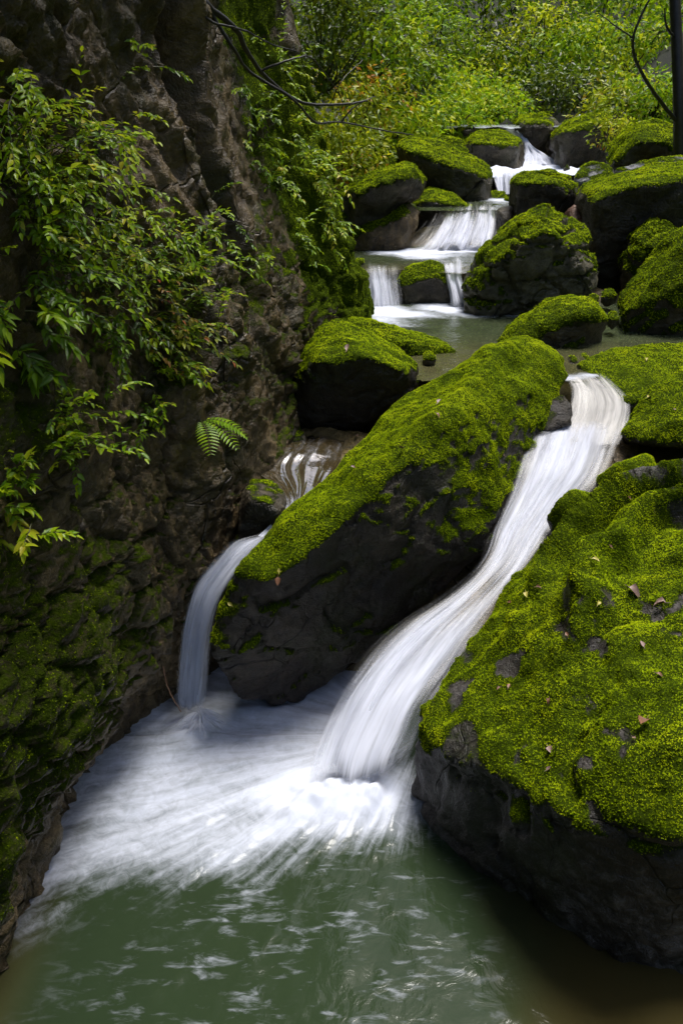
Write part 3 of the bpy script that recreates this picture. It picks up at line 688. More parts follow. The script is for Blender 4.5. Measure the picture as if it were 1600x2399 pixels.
for i, (px, py, s, Y, lab) in enumerate([
        (672,1012,24,4.42,'dark pebble at the foot of the wedge-shaped boulder'), (700,1030,20,4.36,'reddish wet pebble below the wedge-shaped boulder'),
        (655,1035,18,4.32,'small pebble touching the cliff at the channel head'), (668,845,34,5.0,'mossy stone between the cliff and the wedge-shaped boulder'),
        (655,895,26,4.75,'dark stone in the gap left of the wedge-shaped boulder'), (690,812,26,5.2,'stone jammed high in the gap beside the cliff')]):
    far_rock('pebble', lab, Y, [(px-s,py+s*.5),(px-s*.7,py-s*.5),(px,py-s*.8),(px+s*.8,py-s*.4),(px+s,py+s*.4),(px,py+s*.8)], T=.15, cat='pebble', moss=(.8 if i != 3 else .4,.2), seed=120+i, sink=.10, cap=800, group='stones in the gap under the cliff')

for i, (px, py, s_, Y, lab) in enumerate([
        (1440,742,14,5.75,'small wet stone in the pool beside the flat slab'), (1120,722,13,6.35,'small dark stone at the foot of the cracked boulder'), (1390,700,16,6.6,'dark stone in the shade behind the flat slab'),
        (1006,838,15,5.0,'wet stone at the tip of the low mossy slab'), (1346,846,13,5.05,'small pale stone at the lip of the middle pool'), (1375,838,11,5.15,'tiny stone beside the flat right bank boulder'),
        (842,612,14,7.2,'small stone where the cliff meets the upper pool'), (1330,392,12,10.2,'small mossy stone right of the upper white water'), (1196,540,12,7.9,'little dark stone under the right end of the cascade'),
        (1430,690,18,6.5,'low dark stone under the big overhanging boulder'), (1100,300,16,12.2,'mossy lump on top of the left bank'), (1290,262,12,13.4,'small mossy stone at the top between two boulders')]):
    far_rock('pebble', lab, Y, [(px-s_,py+s_*.4),(px-s_*.6,py-s_*.45),(px+s_*.1,py-s_*.7),(px+s_*.8,py-s_*.3),(px+s_*1.1,py+s_*.35),(px,py+s_*.6)], T=.18, cat='pebble', moss=(.7 if i % 3 else .4, .3), seed=150+i, sink=.08, cap=500, group='small stones along the stream')

# ---------------------------------------------------------------- pools
def pool(name, label, z, xs, ys, foam_fn, keep_fn=None, wave=.006, mat=None, shallow_fn=None, origin=None, hfn=None, fleck_fn=None):
    X, Y = np.meshgrid(xs, ys); P = np.stack([X.ravel(), Y.ravel(), np.full(X.size, z)], 1)
    F = grid_faces(len(ys), len(xs))
    fo = np.clip(foam_fn(P), 0, 1) if foam_fn else np.zeros(len(P))
    sh = np.clip(shallow_fn(P), 0, 1) if shallow_fn else np.zeros(len(P))
    ox, oy = origin if origin else (P[:, 0].mean(), P[:, 1].max()+1)
    dx, dy = P[:, 0]-ox, P[:, 1]-oy; r = np.hypot(dx, dy)+1e-6
    uv = np.stack([np.arctan2(-dy, dx)*1.2, r], 1)
    P[:, 2] += wave*fbm(np.stack([P[:, 0]*5, P[:, 1]*5, P[:, 0]*0], 1), 4, 5)*(1+2*fo)
    if hfn is not None: P[:, 2] += hfn(P, fo, uv)
    if keep_fn is not None:
        k = keep_fn(P); F = F[k[F].all(1)]
        used = np.unique(F); rm = np.full(len(P), -1); rm[used] = np.arange(len(used)); F = rm[F]
        P, fo, sh, uv = P[used], fo[used], sh[used], uv[used]
    me = make_mesh(name, P, F, True, {'foam': fo, 'shallow': sh, 'fleck': fleck_fn(P) if fleck_fn else np.zeros(len(P))}, uv)
    return link(name, me, mat or M_UPPER, kind='structure', label=label)

IMP = WZ(850, 1880, 0)[:2]; IMP_L = WZ(452, 1700, 0)[:2]; ORI = (IMP[0]+.28, IMP[1]+.42)
_front = np.array([WZ(*p, 0)[:2] for p in ((-250,2300),(0,2190),(130,2110),(250,2075),(450,2055),(620,2030),(800,1975),(900,1930),(985,1870))])
_back = np.array([WZ(*p, 0)[:2] for p in ((-250,2150),(0,2095),(120,1900),(225,1790),(380,1715),(640,1705),(985,1720))])
def foam1(P):
    x, y = P[:, 0], P[:, 1]
    wob = .07*fbm(np.stack([x*4, y*4, x*0], 1), 3, 61)
    yf = np.interp(x, _front[:, 0], _front[:, 1])+wob; yb = np.interp(x, _back[:, 0], _back[:, 1])
    inside = sstep(-.20, .16, y-yf)
    core = np.exp(-(np.hypot((x-IMP[0]+.16)*.8, (y-IMP[1]-.04)*1.5)/.36)**2)
    body = .65*inside*np.exp(-np.clip(IMP[0]-x, 0, 9)/3.5)*np.exp(-np.clip(x-IMP[0]-.08, 0, 9)/.05)
    lf = .75*np.exp(-(np.hypot(x-IMP_L[0], (y-IMP_L[1]+.04)*1.2)/.22)**2)
    edge = .35*np.exp(-((y-yb)/.10)**2)*sstep(-.2, -.6, x)*0
    fleck = .16*np.exp(-np.abs(y-yf)/.22)*sstep(.35, .0, x)
    dxy = np.stack([x, y], 1)
    right = 1-sstep(.36, .62, x - .35*(2.6-y)*0)
    return np.maximum.reduce([body*(.8+.3*inside), core*1.08, lf, fleck])*right*(1-.0*edge)
def h1(P, fo, uv):
    x, y = P[:, 0], P[:, 1]
    core = np.exp(-(np.hypot(x-IMP[0]+.05, (y-IMP[1]-.05)*1.3)/.30)**2)
    dome = np.exp(-(np.hypot(x-IMP_L[0]-.01, y-IMP_L[1])/.10)**2)
    q = np.stack([uv[:, 0]*9, uv[:, 1]*2.2, x*0], 1)
    foot = np.exp(-((y-(IMP[1]+.035+.10*(x-IMP[0])))/.11)**2)*sstep(IMP[0]-.42, IMP[0]-.25, x)*sstep(IMP[0]+.20, IMP[0]+.06, x)
    boil = foot*(.045+.05*fbm(np.stack([x*9, y*9, x*0], 1), 3, 68))
    return .03*core + boil + .04*dome + fo*(.035*fbm(q*np.array([.6, .8, 1]), 3, 65) + .008*fbm(q*2, 2, 66)) + .004*fbm(np.stack([uv[:, 0]*7, uv[:, 1]*5, x*0], 1), 3, 67)*sstep(.9, .2, x)
pool('plunge_pool', 'green plunge pool streaked with white foam under the two falls', 0.0, np.arange(-2.2, 1.9, .011), np.concatenate([np.arange(-2.5, 1.2, .12), np.arange(1.2, 3.75, .011)]),
     foam1, wave=.006, mat=M_POOL, shallow_fn=lambda P: sstep(.35, .85, P[:, 0]+.12*fbm(P*3, 3, 3)) + .6*np.exp(-((P[:, 0]+1.15)/.12)**2), origin=ORI, hfn=h1,
     fleck_fn=lambda P: .45*sstep(.62, .30, P[:, 0]+.10*fbm(P*4, 2, 9))*sstep(-1.0, -.35, P[:, 0]+.3*(2.2-P[:, 1]))*sstep(2.75, 2.45, P[:, 1]))
def near_px(P, pts, sx, sy, z):
    f = np.zeros(len(P))
    for px, py, a in pts:
        w = WZ(px, py, z); f = np.maximum(f, a*np.exp(-((P[:, 0]-w[0])/sx)**2 - ((P[:, 1]-w[1])/sy)**2))
    return f
pool('middle_pool', 'clear brown-green pool behind the central boulder', 1.20, np.arange(-.5, 3.2, .025), np.arange(4.4, 7.0, .025),
     lambda P: near_px(P, [(880,730,1.0),(960,738,.75),(1060,722,.95),(1120,730,.6),(900,750,.55)], .32, .20, 1.2) + near_px(P, [(1340,885,.5),(1380,880,.5)], .1, .08, 1.2),
     keep_fn=lambda P: P[:, 1] > np.interp(P[:, 0], [-.5, .1, .3, .6, .9, 1.2, 1.40, 1.5, 1.7, 3.2], [5.2, 4.95, 4.72, 4.62, 4.66, 4.66, 4.64, 4.78, 5.25, 5.25]), shallow_fn=lambda P: sstep(5.9, 5.0, P[:, 1]), wave=.008)
pool('upper_pool', 'small green pool below the wide white cascade', 1.43, np.arange(-.35, 1.9, .03), np.arange(6.74, 8.5, .03),
     lambda P: near_px(P, [(950,592,1.0),(1030,588,1.0),(1110,582,1.0),(1165,578,.9),(1000,600,.6)], .3, .22, 1.43), shallow_fn=lambda P: sstep(7.4, 6.9, P[:, 1]), wave=.008,
     keep_fn=lambda P: P[:, 1] > 6.84 - .08*np.cos(P[:, 0]*7))
pool('upper_pool', 'shallow pool above the wide white cascade', 1.73, np.arange(.5, 2.6, .04), np.arange(8.36, 10.2, .04), lambda P: near_px(P, [(1180,470,.8)], .2, .3, 1.73), wave=.01)
pool('upper_pool', 'white stirred water below the upper fall', 1.94, np.arange(1.1, 3.4, .05), np.arange(9.95, 12.4, .05), lambda P: .45+near_px(P, [(1235,388,1.0),(1290,388,.9),(1190,405,.8)], .4, 1.2, 1.94), wave=.03)
pool('upper_pool', 'topmost stretch of the stream between boulders', 2.36, np.arange(1.0, 5.0, .08), np.arange(12.2, 14.4, .08), lambda P: np.full(len(P), .35), wave=.02)

# ---------------------------------------------------------------- falling and sliding water
def ribbon(name, label, left, right, na=160, nc=40, mat=None, layers=3, lift=.014, bulge=.02, dense=.8, edge=.16, ridge=.012, start_dense=None, seed=0, long_scale=1.6, foam=None, zfade=None, band=1.0):
    """water sheet between two edge lines; several thin curtains, one behind another, each with its own strands"""
    L, R = np.array([W(*p) for p in left]), np.array([W(*p) for p in right])
    L, R = catmull(L, na), catmull(R, na)
    c = (L+R)/2; ln = np.concatenate([[0], np.cumsum(np.linalg.norm(np.diff(c, axis=0), axis=1))])
    wd = np.linalg.norm(R-L, axis=1)
    V, F, UV, DN = [], [], [], []
    for k in range(layers):
        u = np.linspace(0, 1, nc)
        G = L[:, None]*(1-u)[None, :, None] + R[:, None]*u[None, :, None]
        dv = np.gradient(G, axis=0); du = np.gradient(G, axis=1); N = np.cross(du, dv); N /= np.linalg.norm(N, axis=2)[..., None]+1e-9
        if (N[..., 1] - N[..., 2]).mean() > 0: N = -N
        UU = u[None, :]*np.maximum(wd.mean(), .05)*np.ones((na, 1)); LL = ln[:, None]*np.ones((1, nc))
        q = np.stack([UU.ravel()*26, LL.ravel()*long_scale, np.full(UU.size, k*9.1)], 1)
        h = ridge*(fbm(q, 3, seed+k)*1.4 + .5*fbm(q*np.array([.35, .7, 1]), 2, seed+40+k)).reshape(na, nc)
        h = h + bulge*np.sin(np.pi*u)[None, :] + lift*k
        G = G + N*h[..., None]
        fr = .10*fbm(q*np.array([1.0, .55, 1]), 3, seed+70+k).reshape(na, nc)
        el, er = edge if isinstance(edge, tuple) else (edge, edge)
        dn = dense*sstep(0, el, u[None, :]+fr)*sstep(0, er, 1-u[None, :]+fr)*sstep(0, .05, np.minimum(u, 1-u))[None, :]*(1-.14*k)
        dn = dn*(1+.75*fbm(q*np.array([.45, .5, 1])*band, 3, seed+90+k).reshape(na, nc))
        if zfade: dn = dn*sstep(zfade[0], zfade[1], G[..., 2] + .05*fr/.1)
        if start_dense is not None: dn = dn*np.interp(np.linspace(0, 1, na), *start_dense)[:, None]
        V.append(G.reshape(-1, 3)); F.append(grid_faces(na, nc)+k*na*nc); UV.append(np.stack([UU.ravel()+k*3.3+seed, LL.ravel()+k*1.7], 1)); DN.append(dn.ravel())
    V = np.concatenate(V); base = V.mean(0); base[2] = V[:, 2].min()
    at = {'dense': np.concatenate(DN)}
    if foam is not None:
        at['foam'] = np.repeat(np.interp(np.linspace(0, 1, na), *foam)[:, None], nc, 1).ravel(); at['shallow'] = np.full(na*nc, .5)
    me = make_mesh(name, V-base, np.concatenate(F), True, at, np.concatenate(UV))
    return link(name, me, mat or M_FALL, None, tuple(base), label, None, None, 'structure')

CH_L = [(1290,875,4.84),(1300,895,4.66),(1290,930,4.5),(1260,985,4.34),(1205,1030,4.16),(1185,1082,4.04),(1168,1152,3.88),(1138,1234,3.72),(1112,1312,3.55),(1035,1382,3.36),(925,1446,3.22),(842,1514,3.10),(780,1598,2.98),(736,1670,2.90),(698,1760,2.80),(672,1850,2.70),(655,1910,2.64),(640,1990,2.58)]
CH_R = [(1420,872,4.86),(1440,890,4.68),(1490,935,4.52),(1500,985,4.36),(1470,1058,4.12),(1425,1118,3.98),(1360,1185,3.82),(1300,1262,3.64),(1250,1334,3.48),(1186,1418,3.31),(1135,1505,3.14),(1085,1590,2.99),(1030,1672,2.85),(1002,1740,2.78),(975,1790,2.74),(965,1850,2.71),(962,1910,2.66),(960,1985,2.60)]
UP_L = [(1305,884,4.76),(1322,896,4.66),(1326,915,4.60),(1318,960,4.48),(1300,1005,4.36),(1290,1045,4.20)]
UP_R = [(1425,880,4.78),(1432,894,4.68),(1462,922,4.60),(1486,950,4.50),(1480,1000,4.38),(1462,1045,4.20)]
ribbon('upper_chute', 'thin brownish water fanning over the lip of the middle pool', UP_L, UP_R, na=90, nc=50, mat=M_SLIDE, layers=3, lift=.008, bulge=.0, dense=.92, edge=.24, ridge=.012,
       start_dense=([0, .15, .25, .5, .8, 1], [0, .55, .75, .8, .95, .6]), seed=11, long_scale=2.4)
MN_L = [(1228,990,4.44),(1205,1018,4.28)] + CH_L[5:]
MN_R = [(1470,990,4.46),(1462,1022,4.30)] + CH_R[5:]
ribbon('main_waterfall', 'broad white main fall sliding down between the two big mossy boulders', MN_L, MN_R, na=230, nc=64, layers=3, lift=.012, bulge=.004, dense=1.0, edge=(.42, .32), ridge=.010, zfade=(.03, .20),
       start_dense=([0, .07, .15, .30, .40, .50, .70, 1], [.3, .92, 1.0, .84, .46, .70, .92, .95]), seed=1)
# bed rock the chute slides on
def chute_bed():
    n = 60
    L = np.array([W(*p) for p in CH_L[1:11]]); R = np.array([W(*p) for p in CH_R[1:11]])
    t = np.linspace(0, 1, 10)[:, None]
    L = L + (R-L)*np.clip((t-.72)*1.6, 0, .6); R = R + (R-L)*.05
    hulls = []
    for i in range(9):
        pts = []
        for j in (i, i+1):
            for q in (L[j], R[j]):
                pts.append(q+np.array([0, .03, -.10])); pts.append(q+np.array([0, .12, -.55]))
        hulls.append(pts)
    rock('stream_bed', 'wet brown rock bed under the white chute', hulls, cat=None, voxel=.02, smooth_it=5, amp=.01, moss=(3, .1), mat=M_CLIFF, seed=131, spec_kind='structure')
chute_bed()
LF_L = [(655,1200,3.54),(605,1245,3.45),(535,1264,3.39),(498,1300,3.34),(454,1355,3.29),(434,1405,3.26),(420,1465,3.24),(412,1535,3.23),(406,1615,3.22),(402,1705,3.21),(400,1760,3.20)]
LF_R = [(705,1186,3.58),(652,1248,3.48),(618,1285,3.42),(572,1335,3.36),(536,1390,3.31),(514,1445,3.28),(502,1510,3.26),(496,1570,3.25),(493,1640,3.24),(498,1705,3.23),(500,1760,3.22)]
ribbon('left_waterfall', 'narrow white fall dropping between the cliff and the central boulder', LF_L, LF_R, na=160, nc=40, layers=3, lift=.009, bulge=.004, dense=1.05, edge=.38, ridge=.007,
       start_dense=([0, .1, .2, .35, 1], [.1, .35, .8, 1, 1]), seed=2, zfade=(.03, .13), band=1.6)
M_CHANNEL = water_mat('channel_water', (0.060, 0.043, 0.018), (0.085, 0.060, 0.026), clear=.4, rip=.9, su=16.0, sv=1.6, rough=.10)
CN_L = [(690,985,4.9),(650,1045,4.24),(598,1092,4.02),(645,1138,3.84),(672,1178,3.68),(640,1222,3.54),(604,1256,3.46)]
CN_R = [(830,985,4.9),(805,1035,4.30),(796,1080,4.08),(756,1140,3.86),(718,1185,3.70),(684,1232,3.56),(650,1268,3.48)]
ch = ribbon('left_channel', 'brown sliding water feeding the left fall', CN_L, CN_R, na=140, nc=50, layers=1, bulge=.0, ridge=.012, mat=M_CHANNEL, seed=3, foam=([0, .28, .40, .52, .62, .8, 1], [.03, .24, .10, .06, .20, .42, .9]))
_l, _r = np.array([W(*p) for p in CN_L]), np.array([W(*p) for p in CN_R])
rock('stream_bed', 'tan rock bed under the left channel', [[q+np.array([dx, .02, dz]) for k in (i, i+1) for q, dx in ((_l[k], -.04), (_r[k], .06)) for dz in (-.05, -.4)] for i in range(6)],
     cat=None, voxel=.02, smooth_it=4, amp=.01, moss=(3, .1), mat=M_BED, seed=137, spec_kind='structure')
def splash(label, c, rx, ry, h, dense, shells=3, seed=0, flat=False):
    n, m = 24, 72; t = np.linspace(0.02, 1, n); a = np.linspace(0, 2*np.pi, m)
    V, F, U, D = [], [], [], []
    for k in range(shells):
        T, A = np.meshgrid(t, a, indexing='ij'); nz = vnoise(np.stack([np.cos(A).ravel()*3, np.sin(A).ravel()*3, T.ravel()*1.5+k*7+seed], 1), 3).reshape(n, m)
        r = T*(1+.25*nz)*(1-.13*k); z = h*(1-T*T)**1.5*(1+.4*nz)*(1+.25*k) - .01
        V.append(np.stack([r*np.cos(A)*rx, r*np.sin(A)*ry, z], 2).reshape(-1, 3)); F.append(grid_faces(n, m)+k*n*m)
        U.append(np.stack([(r*np.cos(A)*rx).ravel()*.5+k, (r*np.sin(A)*ry).ravel()*2.5], 1) if flat else np.stack([A.ravel()*.25+k, T.ravel()*.3], 1)); D.append((dense*(1-.2*k)*sstep(1.0, .2, T)).ravel())
    me = make_mesh('splash', np.concatenate(V), np.concatenate(F), True, {'dense': np.concatenate(D)}, np.concatenate(U))
    link('splash', me, M_FALL, None, tuple(c), label, kind='structure')
_w = WZ(474, 1708, 0); splash('low dome of spray where the narrow left fall lands', (_w[0], _w[1]-.01, 0), .20, .12, .085, .7)
ribbon('low_fall', 'left half of the low twin fall beside the cliff', [(838,634,7.05),(842,644,6.86),(850,668,6.80),(854,698,6.74),(852,738,6.66)], [(950,624,7.1),(944,632,6.92),(940,662,6.82),(946,698,6.74),(948,738,6.68)], na=60, nc=44, layers=3, mat=M_FALL_FAR, dense=.84, ridge=.03, edge=.22, seed=4, start_dense=([0, .25, .5, .85, 1], [0, .45, .85, 1, .3]))
ribbon('low_fall', 'right half of the low twin fall beside the cracked boulder', [(1026,614,7.1),(1032,624,6.9),(1040,658,6.80),(1048,694,6.72),(1050,728,6.66)], [(1092,614,7.1),(1090,626,6.92),(1086,658,6.82),(1096,694,6.74),(1112,728,6.68)], na=60, nc=30, layers=3, mat=M_FALL_FAR, dense=.9, ridge=.03, edge=.26, seed=5, start_dense=([0, .25, .5, .85, 1], [0, .5, .9, 1, .3]))
ribbon('wide_cascade', 'wide white cascade below the long sloping boulder', [(992,512,8.6),(980,524,8.40),(960,548,8.25),(938,572,8.10),(905,598,7.96)], [(1184,480,8.7),(1178,486,8.5),(1178,517,8.33),(1174,550,8.18),(1170,586,8.0)], na=60, nc=80, layers=3, mat=M_FALL_FAR, dense=.84, ridge=.045, edge=(.45, .16), seed=6, lift=.025, start_dense=([0, .2, .4, .85, 1], [0, .4, .8, 1, .4]))
rock('stream_bed', 'stepped wet rock under the wide cascade', [[W(*p)+np.array([0, .10, -.06]) for p in ((985,522,8.3),(1172,484,8.45),(1160,578,8.1),(928,592,8.02))] + [W(*p)+np.array([0, .5, -.2]) for p in ((985,522,8.4),(1172,484,8.5),(1160,578,8.2),(928,592,8.1))]],
     cat=None, moss=(2, .1), seed=133, spec_kind='structure', mat=M_CLIFF)
for i, pts in enumerate([((846,640,6.9),(945,626,6.95),(866,728,6.85),(930,730,6.85)), ((1038,622,6.95),(1090,622,6.95),(1056,722,6.86),(1100,722,6.86))]):
    rock('stream_bed', ['wet tan rock lip under the left low fall', 'wet tan rock lip under the right low fall'][i], [[W(*p)+np.array([0, .05, -.04]) for p in pts]+[W(*p)+np.array([0, .35, -.06]) for p in pts]], cat=None, moss=(2, .1), seed=134+i, spec_kind='structure', mat=M_CLIFF)
ribbon('upper_fall', 'short white fall between the long boulder and the blocky boulder', [(1152,414,9.98),(1158,430,9.92),(1165,458,9.82)], [(1222,408,10.0),(1212,430,9.92),(1202,460,9.84)], na=40, nc=40, layers=3, mat=M_FALL_FAR, dense=.85, ridge=.03, edge=.06, seed=7)
ribbon('upper_fall', 'bright white fall fanning out below the two top boulders', [(1196,312,12.3),(1224,340,12.1),(1220,370,11.9),(1206,402,11.3)], [(1232,325,12.3),(1240,345,12.1),(1290,372,11.9),(1330,394,11.3)], na=60, nc=50, layers=3, mat=M_FALL_FAR, dense=.95, ridge=.03, seed=8)
ribbon('upper_fall', 'thin white water sliding behind the dark square boulder', [(1148,300,13.0),(1180,306,12.8),(1205,322,12.5)], [(1170,296,13.2),(1205,302,12.9),(1228,322,12.5)], na=40, nc=24, layers=2, mat=M_FALL_FAR, dense=.9, ridge=.02, seed=9)
ribbon('upper_fall', 'narrow white water at the very top between boulders', [(1350,276,13.2),(1330,288,12.9),(1306,304,12.5)], [(1366,272,13.2),(1345,290,12.9),(1322,304,12.5)], na=40, nc=24, layers=2, mat=M_FALL_FAR, dense=.95, ridge=.02, seed=10)

# ---------------------------------------------------------------- leaves
def norm(a): return a/(np.linalg.norm(a, axis=-1, keepdims=True)+1e-9)
def leaves(P, D, U, Ln, Wd, tint, near=True, droop=.25, fold=.25):
    """P base points, D pointing directions, U upper side; one folded blade each"""
    P, D, U = np.asarray(P, float), norm(np.asarray(D, float)), np.asarray(U, float)
    S = norm(np.cross(D, U)); U = norm(np.cross(S, D)); n = len(P); Ln = np.asarray(Ln)[:, None]; Wd = np.asarray(Wd)[:, None]
    def at(t, s, up): return P + D*(Ln*t) + S*(Wd*s) + U*(Wd*up*1.0 - Ln*droop*t*t)
    if near:
        v = [at(0, 0, 0), at(.3, 0, 0), at(.65, 0, 0), at(1.0, 0, 0), at(.28, .5, fold), at(.65, .36, fold*.8), at(.28, -.5, fold), at(.65, -.36, fold*.8)]
        f = [(0,1,4),(0,6,1),(1,2,5),(1,5,4),(1,7,2),(1,6,7),(2,3,5),(2,7,3)]
    else:
        v = [at(0, 0, 0), at(.45, .5, fold), at(.45, -.5, fold), at(1.0, 0, 0), at(.5, 0, 0)]
        f = [(0,4,1),(4,3,1),(0,2,4),(2,3,4)]
    V = np.stack(v, 1); k = V.shape[1]; F = (np.arange(n)[:, None, None]*k + np.array(f)[None]).reshape(-1, 3)
    return V.reshape(-1, 3), F, np.repeat(np.asarray(tint), k)
def tube(path, radii, sides=6):
    path = np.asarray(path, float); n = len(path); r = np.asarray(radii, float)
    T = norm(np.gradient(path, axis=0)); ref = np.array([.3, .2, .93]); A = norm(np.cross(T, ref)); B = np.cross(T, A)
    a = np.linspace(0, 2*np.pi, sides, endpoint=False)
    V = path[:, None] + r[:, None, None]*(np.cos(a)[None, :, None]*A[:, None] + np.sin(a)[None, :, None]*B[:, None])
    V = V.reshape(-1, 3); i = np.arange(n*sides).reshape(n, sides); j = np.roll(i, -1, 1)
    F = np.stack([i[:-1].ravel(), j[:-1].ravel(), j[1:].ravel(), i[1:].ravel()], 1)
    return V, F
def merge(parts):
    V, F, o = [], [], 0
    for v, f in parts: V.append(v); F.append(f+o); o += len(v)
    return np.concatenate(V), np.concatenate(F)

def stem_plant(name, label, root, out, cat='shrub', group=None, stems=8, length=.4, leaf=.06, spread=.8, gravity=.5, mat=None, seed=0, ratio=.36, tint=(.5, .22), nodes=9, up=.35, rad=.0022, root_spread=.06):
    """leafy plant: arching stems from one root, leaves set along them"""
    rng = np.random.default_rng(seed); root = np.asarray(root, float); out = norm(np.asarray(out, float))
    tubes, LP, LD, LU, LL, LT = [], [], [], [], [], []
    for s in range(stems):
        d = norm(out + np.array([0, 0, up]) + spread*rng.normal(size=3)*np.array([.7, .7, .6]))
        ln = length*(.55+.6*rng.random()); p = root + root_spread*rng.normal(size=3)*np.array([.7, .7, 1]); pts = [p.copy()]; k = 12
        for i in range(k):
            d = norm(d + np.array([0, 0, -gravity/k*(1+i*.12)]) + .10*rng.normal(size=3)); p = p + d*ln/k; pts.append(p.copy())
        pts = np.array(pts); tubes.append(tube(pts, np.linspace(rad, rad*.35, k+1), 5))
        st = rng.normal()*.12
        for i in range(nodes):
            t = .22 + .78*(i+rng.random()*.4)/nodes; q = t*k; a = int(min(q, k-1)); pos = pts[a]+(pts[a+1]-pts[a])*(q-a); tg = norm(pts[a+1]-pts[a])
            for sgn in ((1, -1) if rng.random() < .55 else ((1,) if i % 2 else (-1,))):
                sd = norm(np.cross(tg, np.array([0, 0, 1]))+1e-4)*sgn
                dd = norm(tg*(.45+.5*t) + sd*(.9-.3*t) + np.array([0, 0, -.10]) + .25*rng.normal(size=3))
                LP.append(pos); LD.append(dd); LU.append(np.array([0, 0, 1])+.35*rng.normal(size=3)+.25*out)
                LL.append(leaf*(.55+.6*rng.random())*(1.15-.35*abs(t-.6))); LT.append(np.clip(tint[0]+.02+tint[1]*rng.normal()+st+.10*(t-.5), 0, 1))
        LP.append(pts[-1]); LD.append(norm(pts[-1]-pts[-2])); LU.append(np.array([0, 0, 1.])); LL.append(leaf*.9); LT.append(np.clip(tint[0]+.2, 0, 1))
    o = link(name, None, None, None, tuple(root), label, cat, group)
    V, F = merge(tubes); link('stems', make_mesh('stems', V-root, F, True), M_STEM, o)['kind'] = 'stuff'
    LL = np.array(LL); V, F, T = leaves(np.array(LP), np.array(LD), np.array(LU), LL, LL*ratio, np.array(LT), True, .14)
    link('foliage', make_mesh('foliage', V-root, F, True, {'tint': T}), mat or M_LEAF_NEAR, o)['kind'] = 'stuff'
    return o

# plants rooted on the cliff
CL = [CLIFF]
def on_cliff(px, py):
    h = cast(px, py, CL)
    if h is None: return None
    return np.array(h[0]), np.array(h[1])
cliff_plants = [
    # px, py, stems, length, leaf, mat, tint, label
    (25,270,12,.42,.050,0,(.50,.18),'leafy bush at the left edge high on the brown wall'),
    (95,330,13,.42,.050,0,(.55,.18),'bright leafy bush spreading over the brown wall at the upper left'),
    (20,420,14,.46,.055,0,(.42,.18),'dark leafy bush at the left edge below the topmost bush'),
    (140,430,15,.46,.050,0,(.60,.18),'bush with lime leaf tips reaching right across the brown wall'),
    (230,490,10,.40,.046,0,(.62,.16),'spray of narrow lime leaves at the right end of the upper bushes'),
    (60,540,15,.46,.052,0,(.40,.18),'shadowy thick bush in the middle of the left edge'),
    (180,570,14,.46,.050,0,(.45,.18),'thick green bush under the lime spray'),
    (300,560,12,.42,.048,0,(.58,.16),'long leafy sprays pointing right over the dark cleft'),
    (390,590,10,.36,.048,0,(.52,.18),'leafy sprig hanging right of the long sprays'),
    (470,540,7,.26,.042,0,(.42,.18),'small leafy tuft below the cleft in the wall'),
    (530,600,9,.34,.050,0,(.46,.18),'leafy sprig furthest right under the cleft'),
    (450,640,10,.36,.050,0,(.50,.18),'leafy sprays low over the dark wall right of the red leaves'),
    (480,720,7,.26,.046,0,(.44,.18),'small drooping sprig right of the yellow-tipped bush'),
    (110,680,11,.40,.055,0,(.34,.16),'dark drooping bush left of the reddish leaves'),
    (240,690,13,.38,.046,1,(.30,.20),'bush with reddish leaves in the middle of the wall'),
    (320,700,13,.38,.050,1,(.42,.22),'red-tipped bush catching light in the middle of the wall'),
    (400,770,12,.36,.056,1,(.40,.18),'yellow-tipped drooping bush at the right of the red leaves'),
    (350,830,12,.34,.060,0,(.52,.20),'broad-leaved bush hanging below the red-tipped bush'),
    (250,800,9,.30,.046,0,(.36,.16),'dark small bush left of the broad-leaved bush'),
    (16,740,4,.28,.10,0,(.45,.14),'large drooping leaves at the left edge in mid height'),
    (40,830,4,.26,.095,0,(.36,.14),'large dark drooping leaves below the big leaves at the left edge'),
    (330,930,9,.26,.046,0,(.46,.20),'small leafy tuft above the fern'),
    (200,1010,8,.30,.050,0,(.50,.18),'thin sprigs bending right over the mossy wall'),
    (140,1000,6,.24,.044,0,(.44,.18),'small sprigs on the wall left of the thin sprigs'),
    (8,1080,5,.17,.062,0,(.58,.16),'bright long-leaved plant at the left edge low on the wall'),
    (8,1170,5,.17,.062,0,(.56,.16),'long green leaves at the left edge under the bright plant'),
    (8,1265,4,.16,.062,0,(.64,.16),'lowest plant on the left edge with yellow-green leaves'),
    (640,430,9,.34,.055,0,(.42,.18),'drooping leafy plant on the far part of the cliff'),
    (690,330,9,.40,.060,0,(.52,.18),'leafy plant hanging from the far cliff under the dark branch'),
    (740,420,10,.42,.065,0,(.62,.18),'sunlit leaves at the far corner of the cliff'),
    (770,520,7,.30,.055,0,(.60,.18),'hanging sprig on the mossy far corner of the cliff'),
    (600,260,9,.36,.055,0,(.40,.18),'dark hanging plant right of the cleft'),
    (660,160,9,.42,.060,0,(.50,.18),'leafy plant behind the dark overhanging branch'),
    (590,360,6,.26,.05,0,(.38,.16),'sparse sprigs beside the cleft'),
    (700,560,6,.26,.05,0,(.42,.16),'sparse sprigs low on the far cliff'),
    (330,180,4,.20,.05,0,(.45,.16),'tiny plant clinging to the bare brown wall'),
    (290,370,5,.22,.05,0,(.60,.16),'small upright sprig at the foot of the bare brown wall'),
]
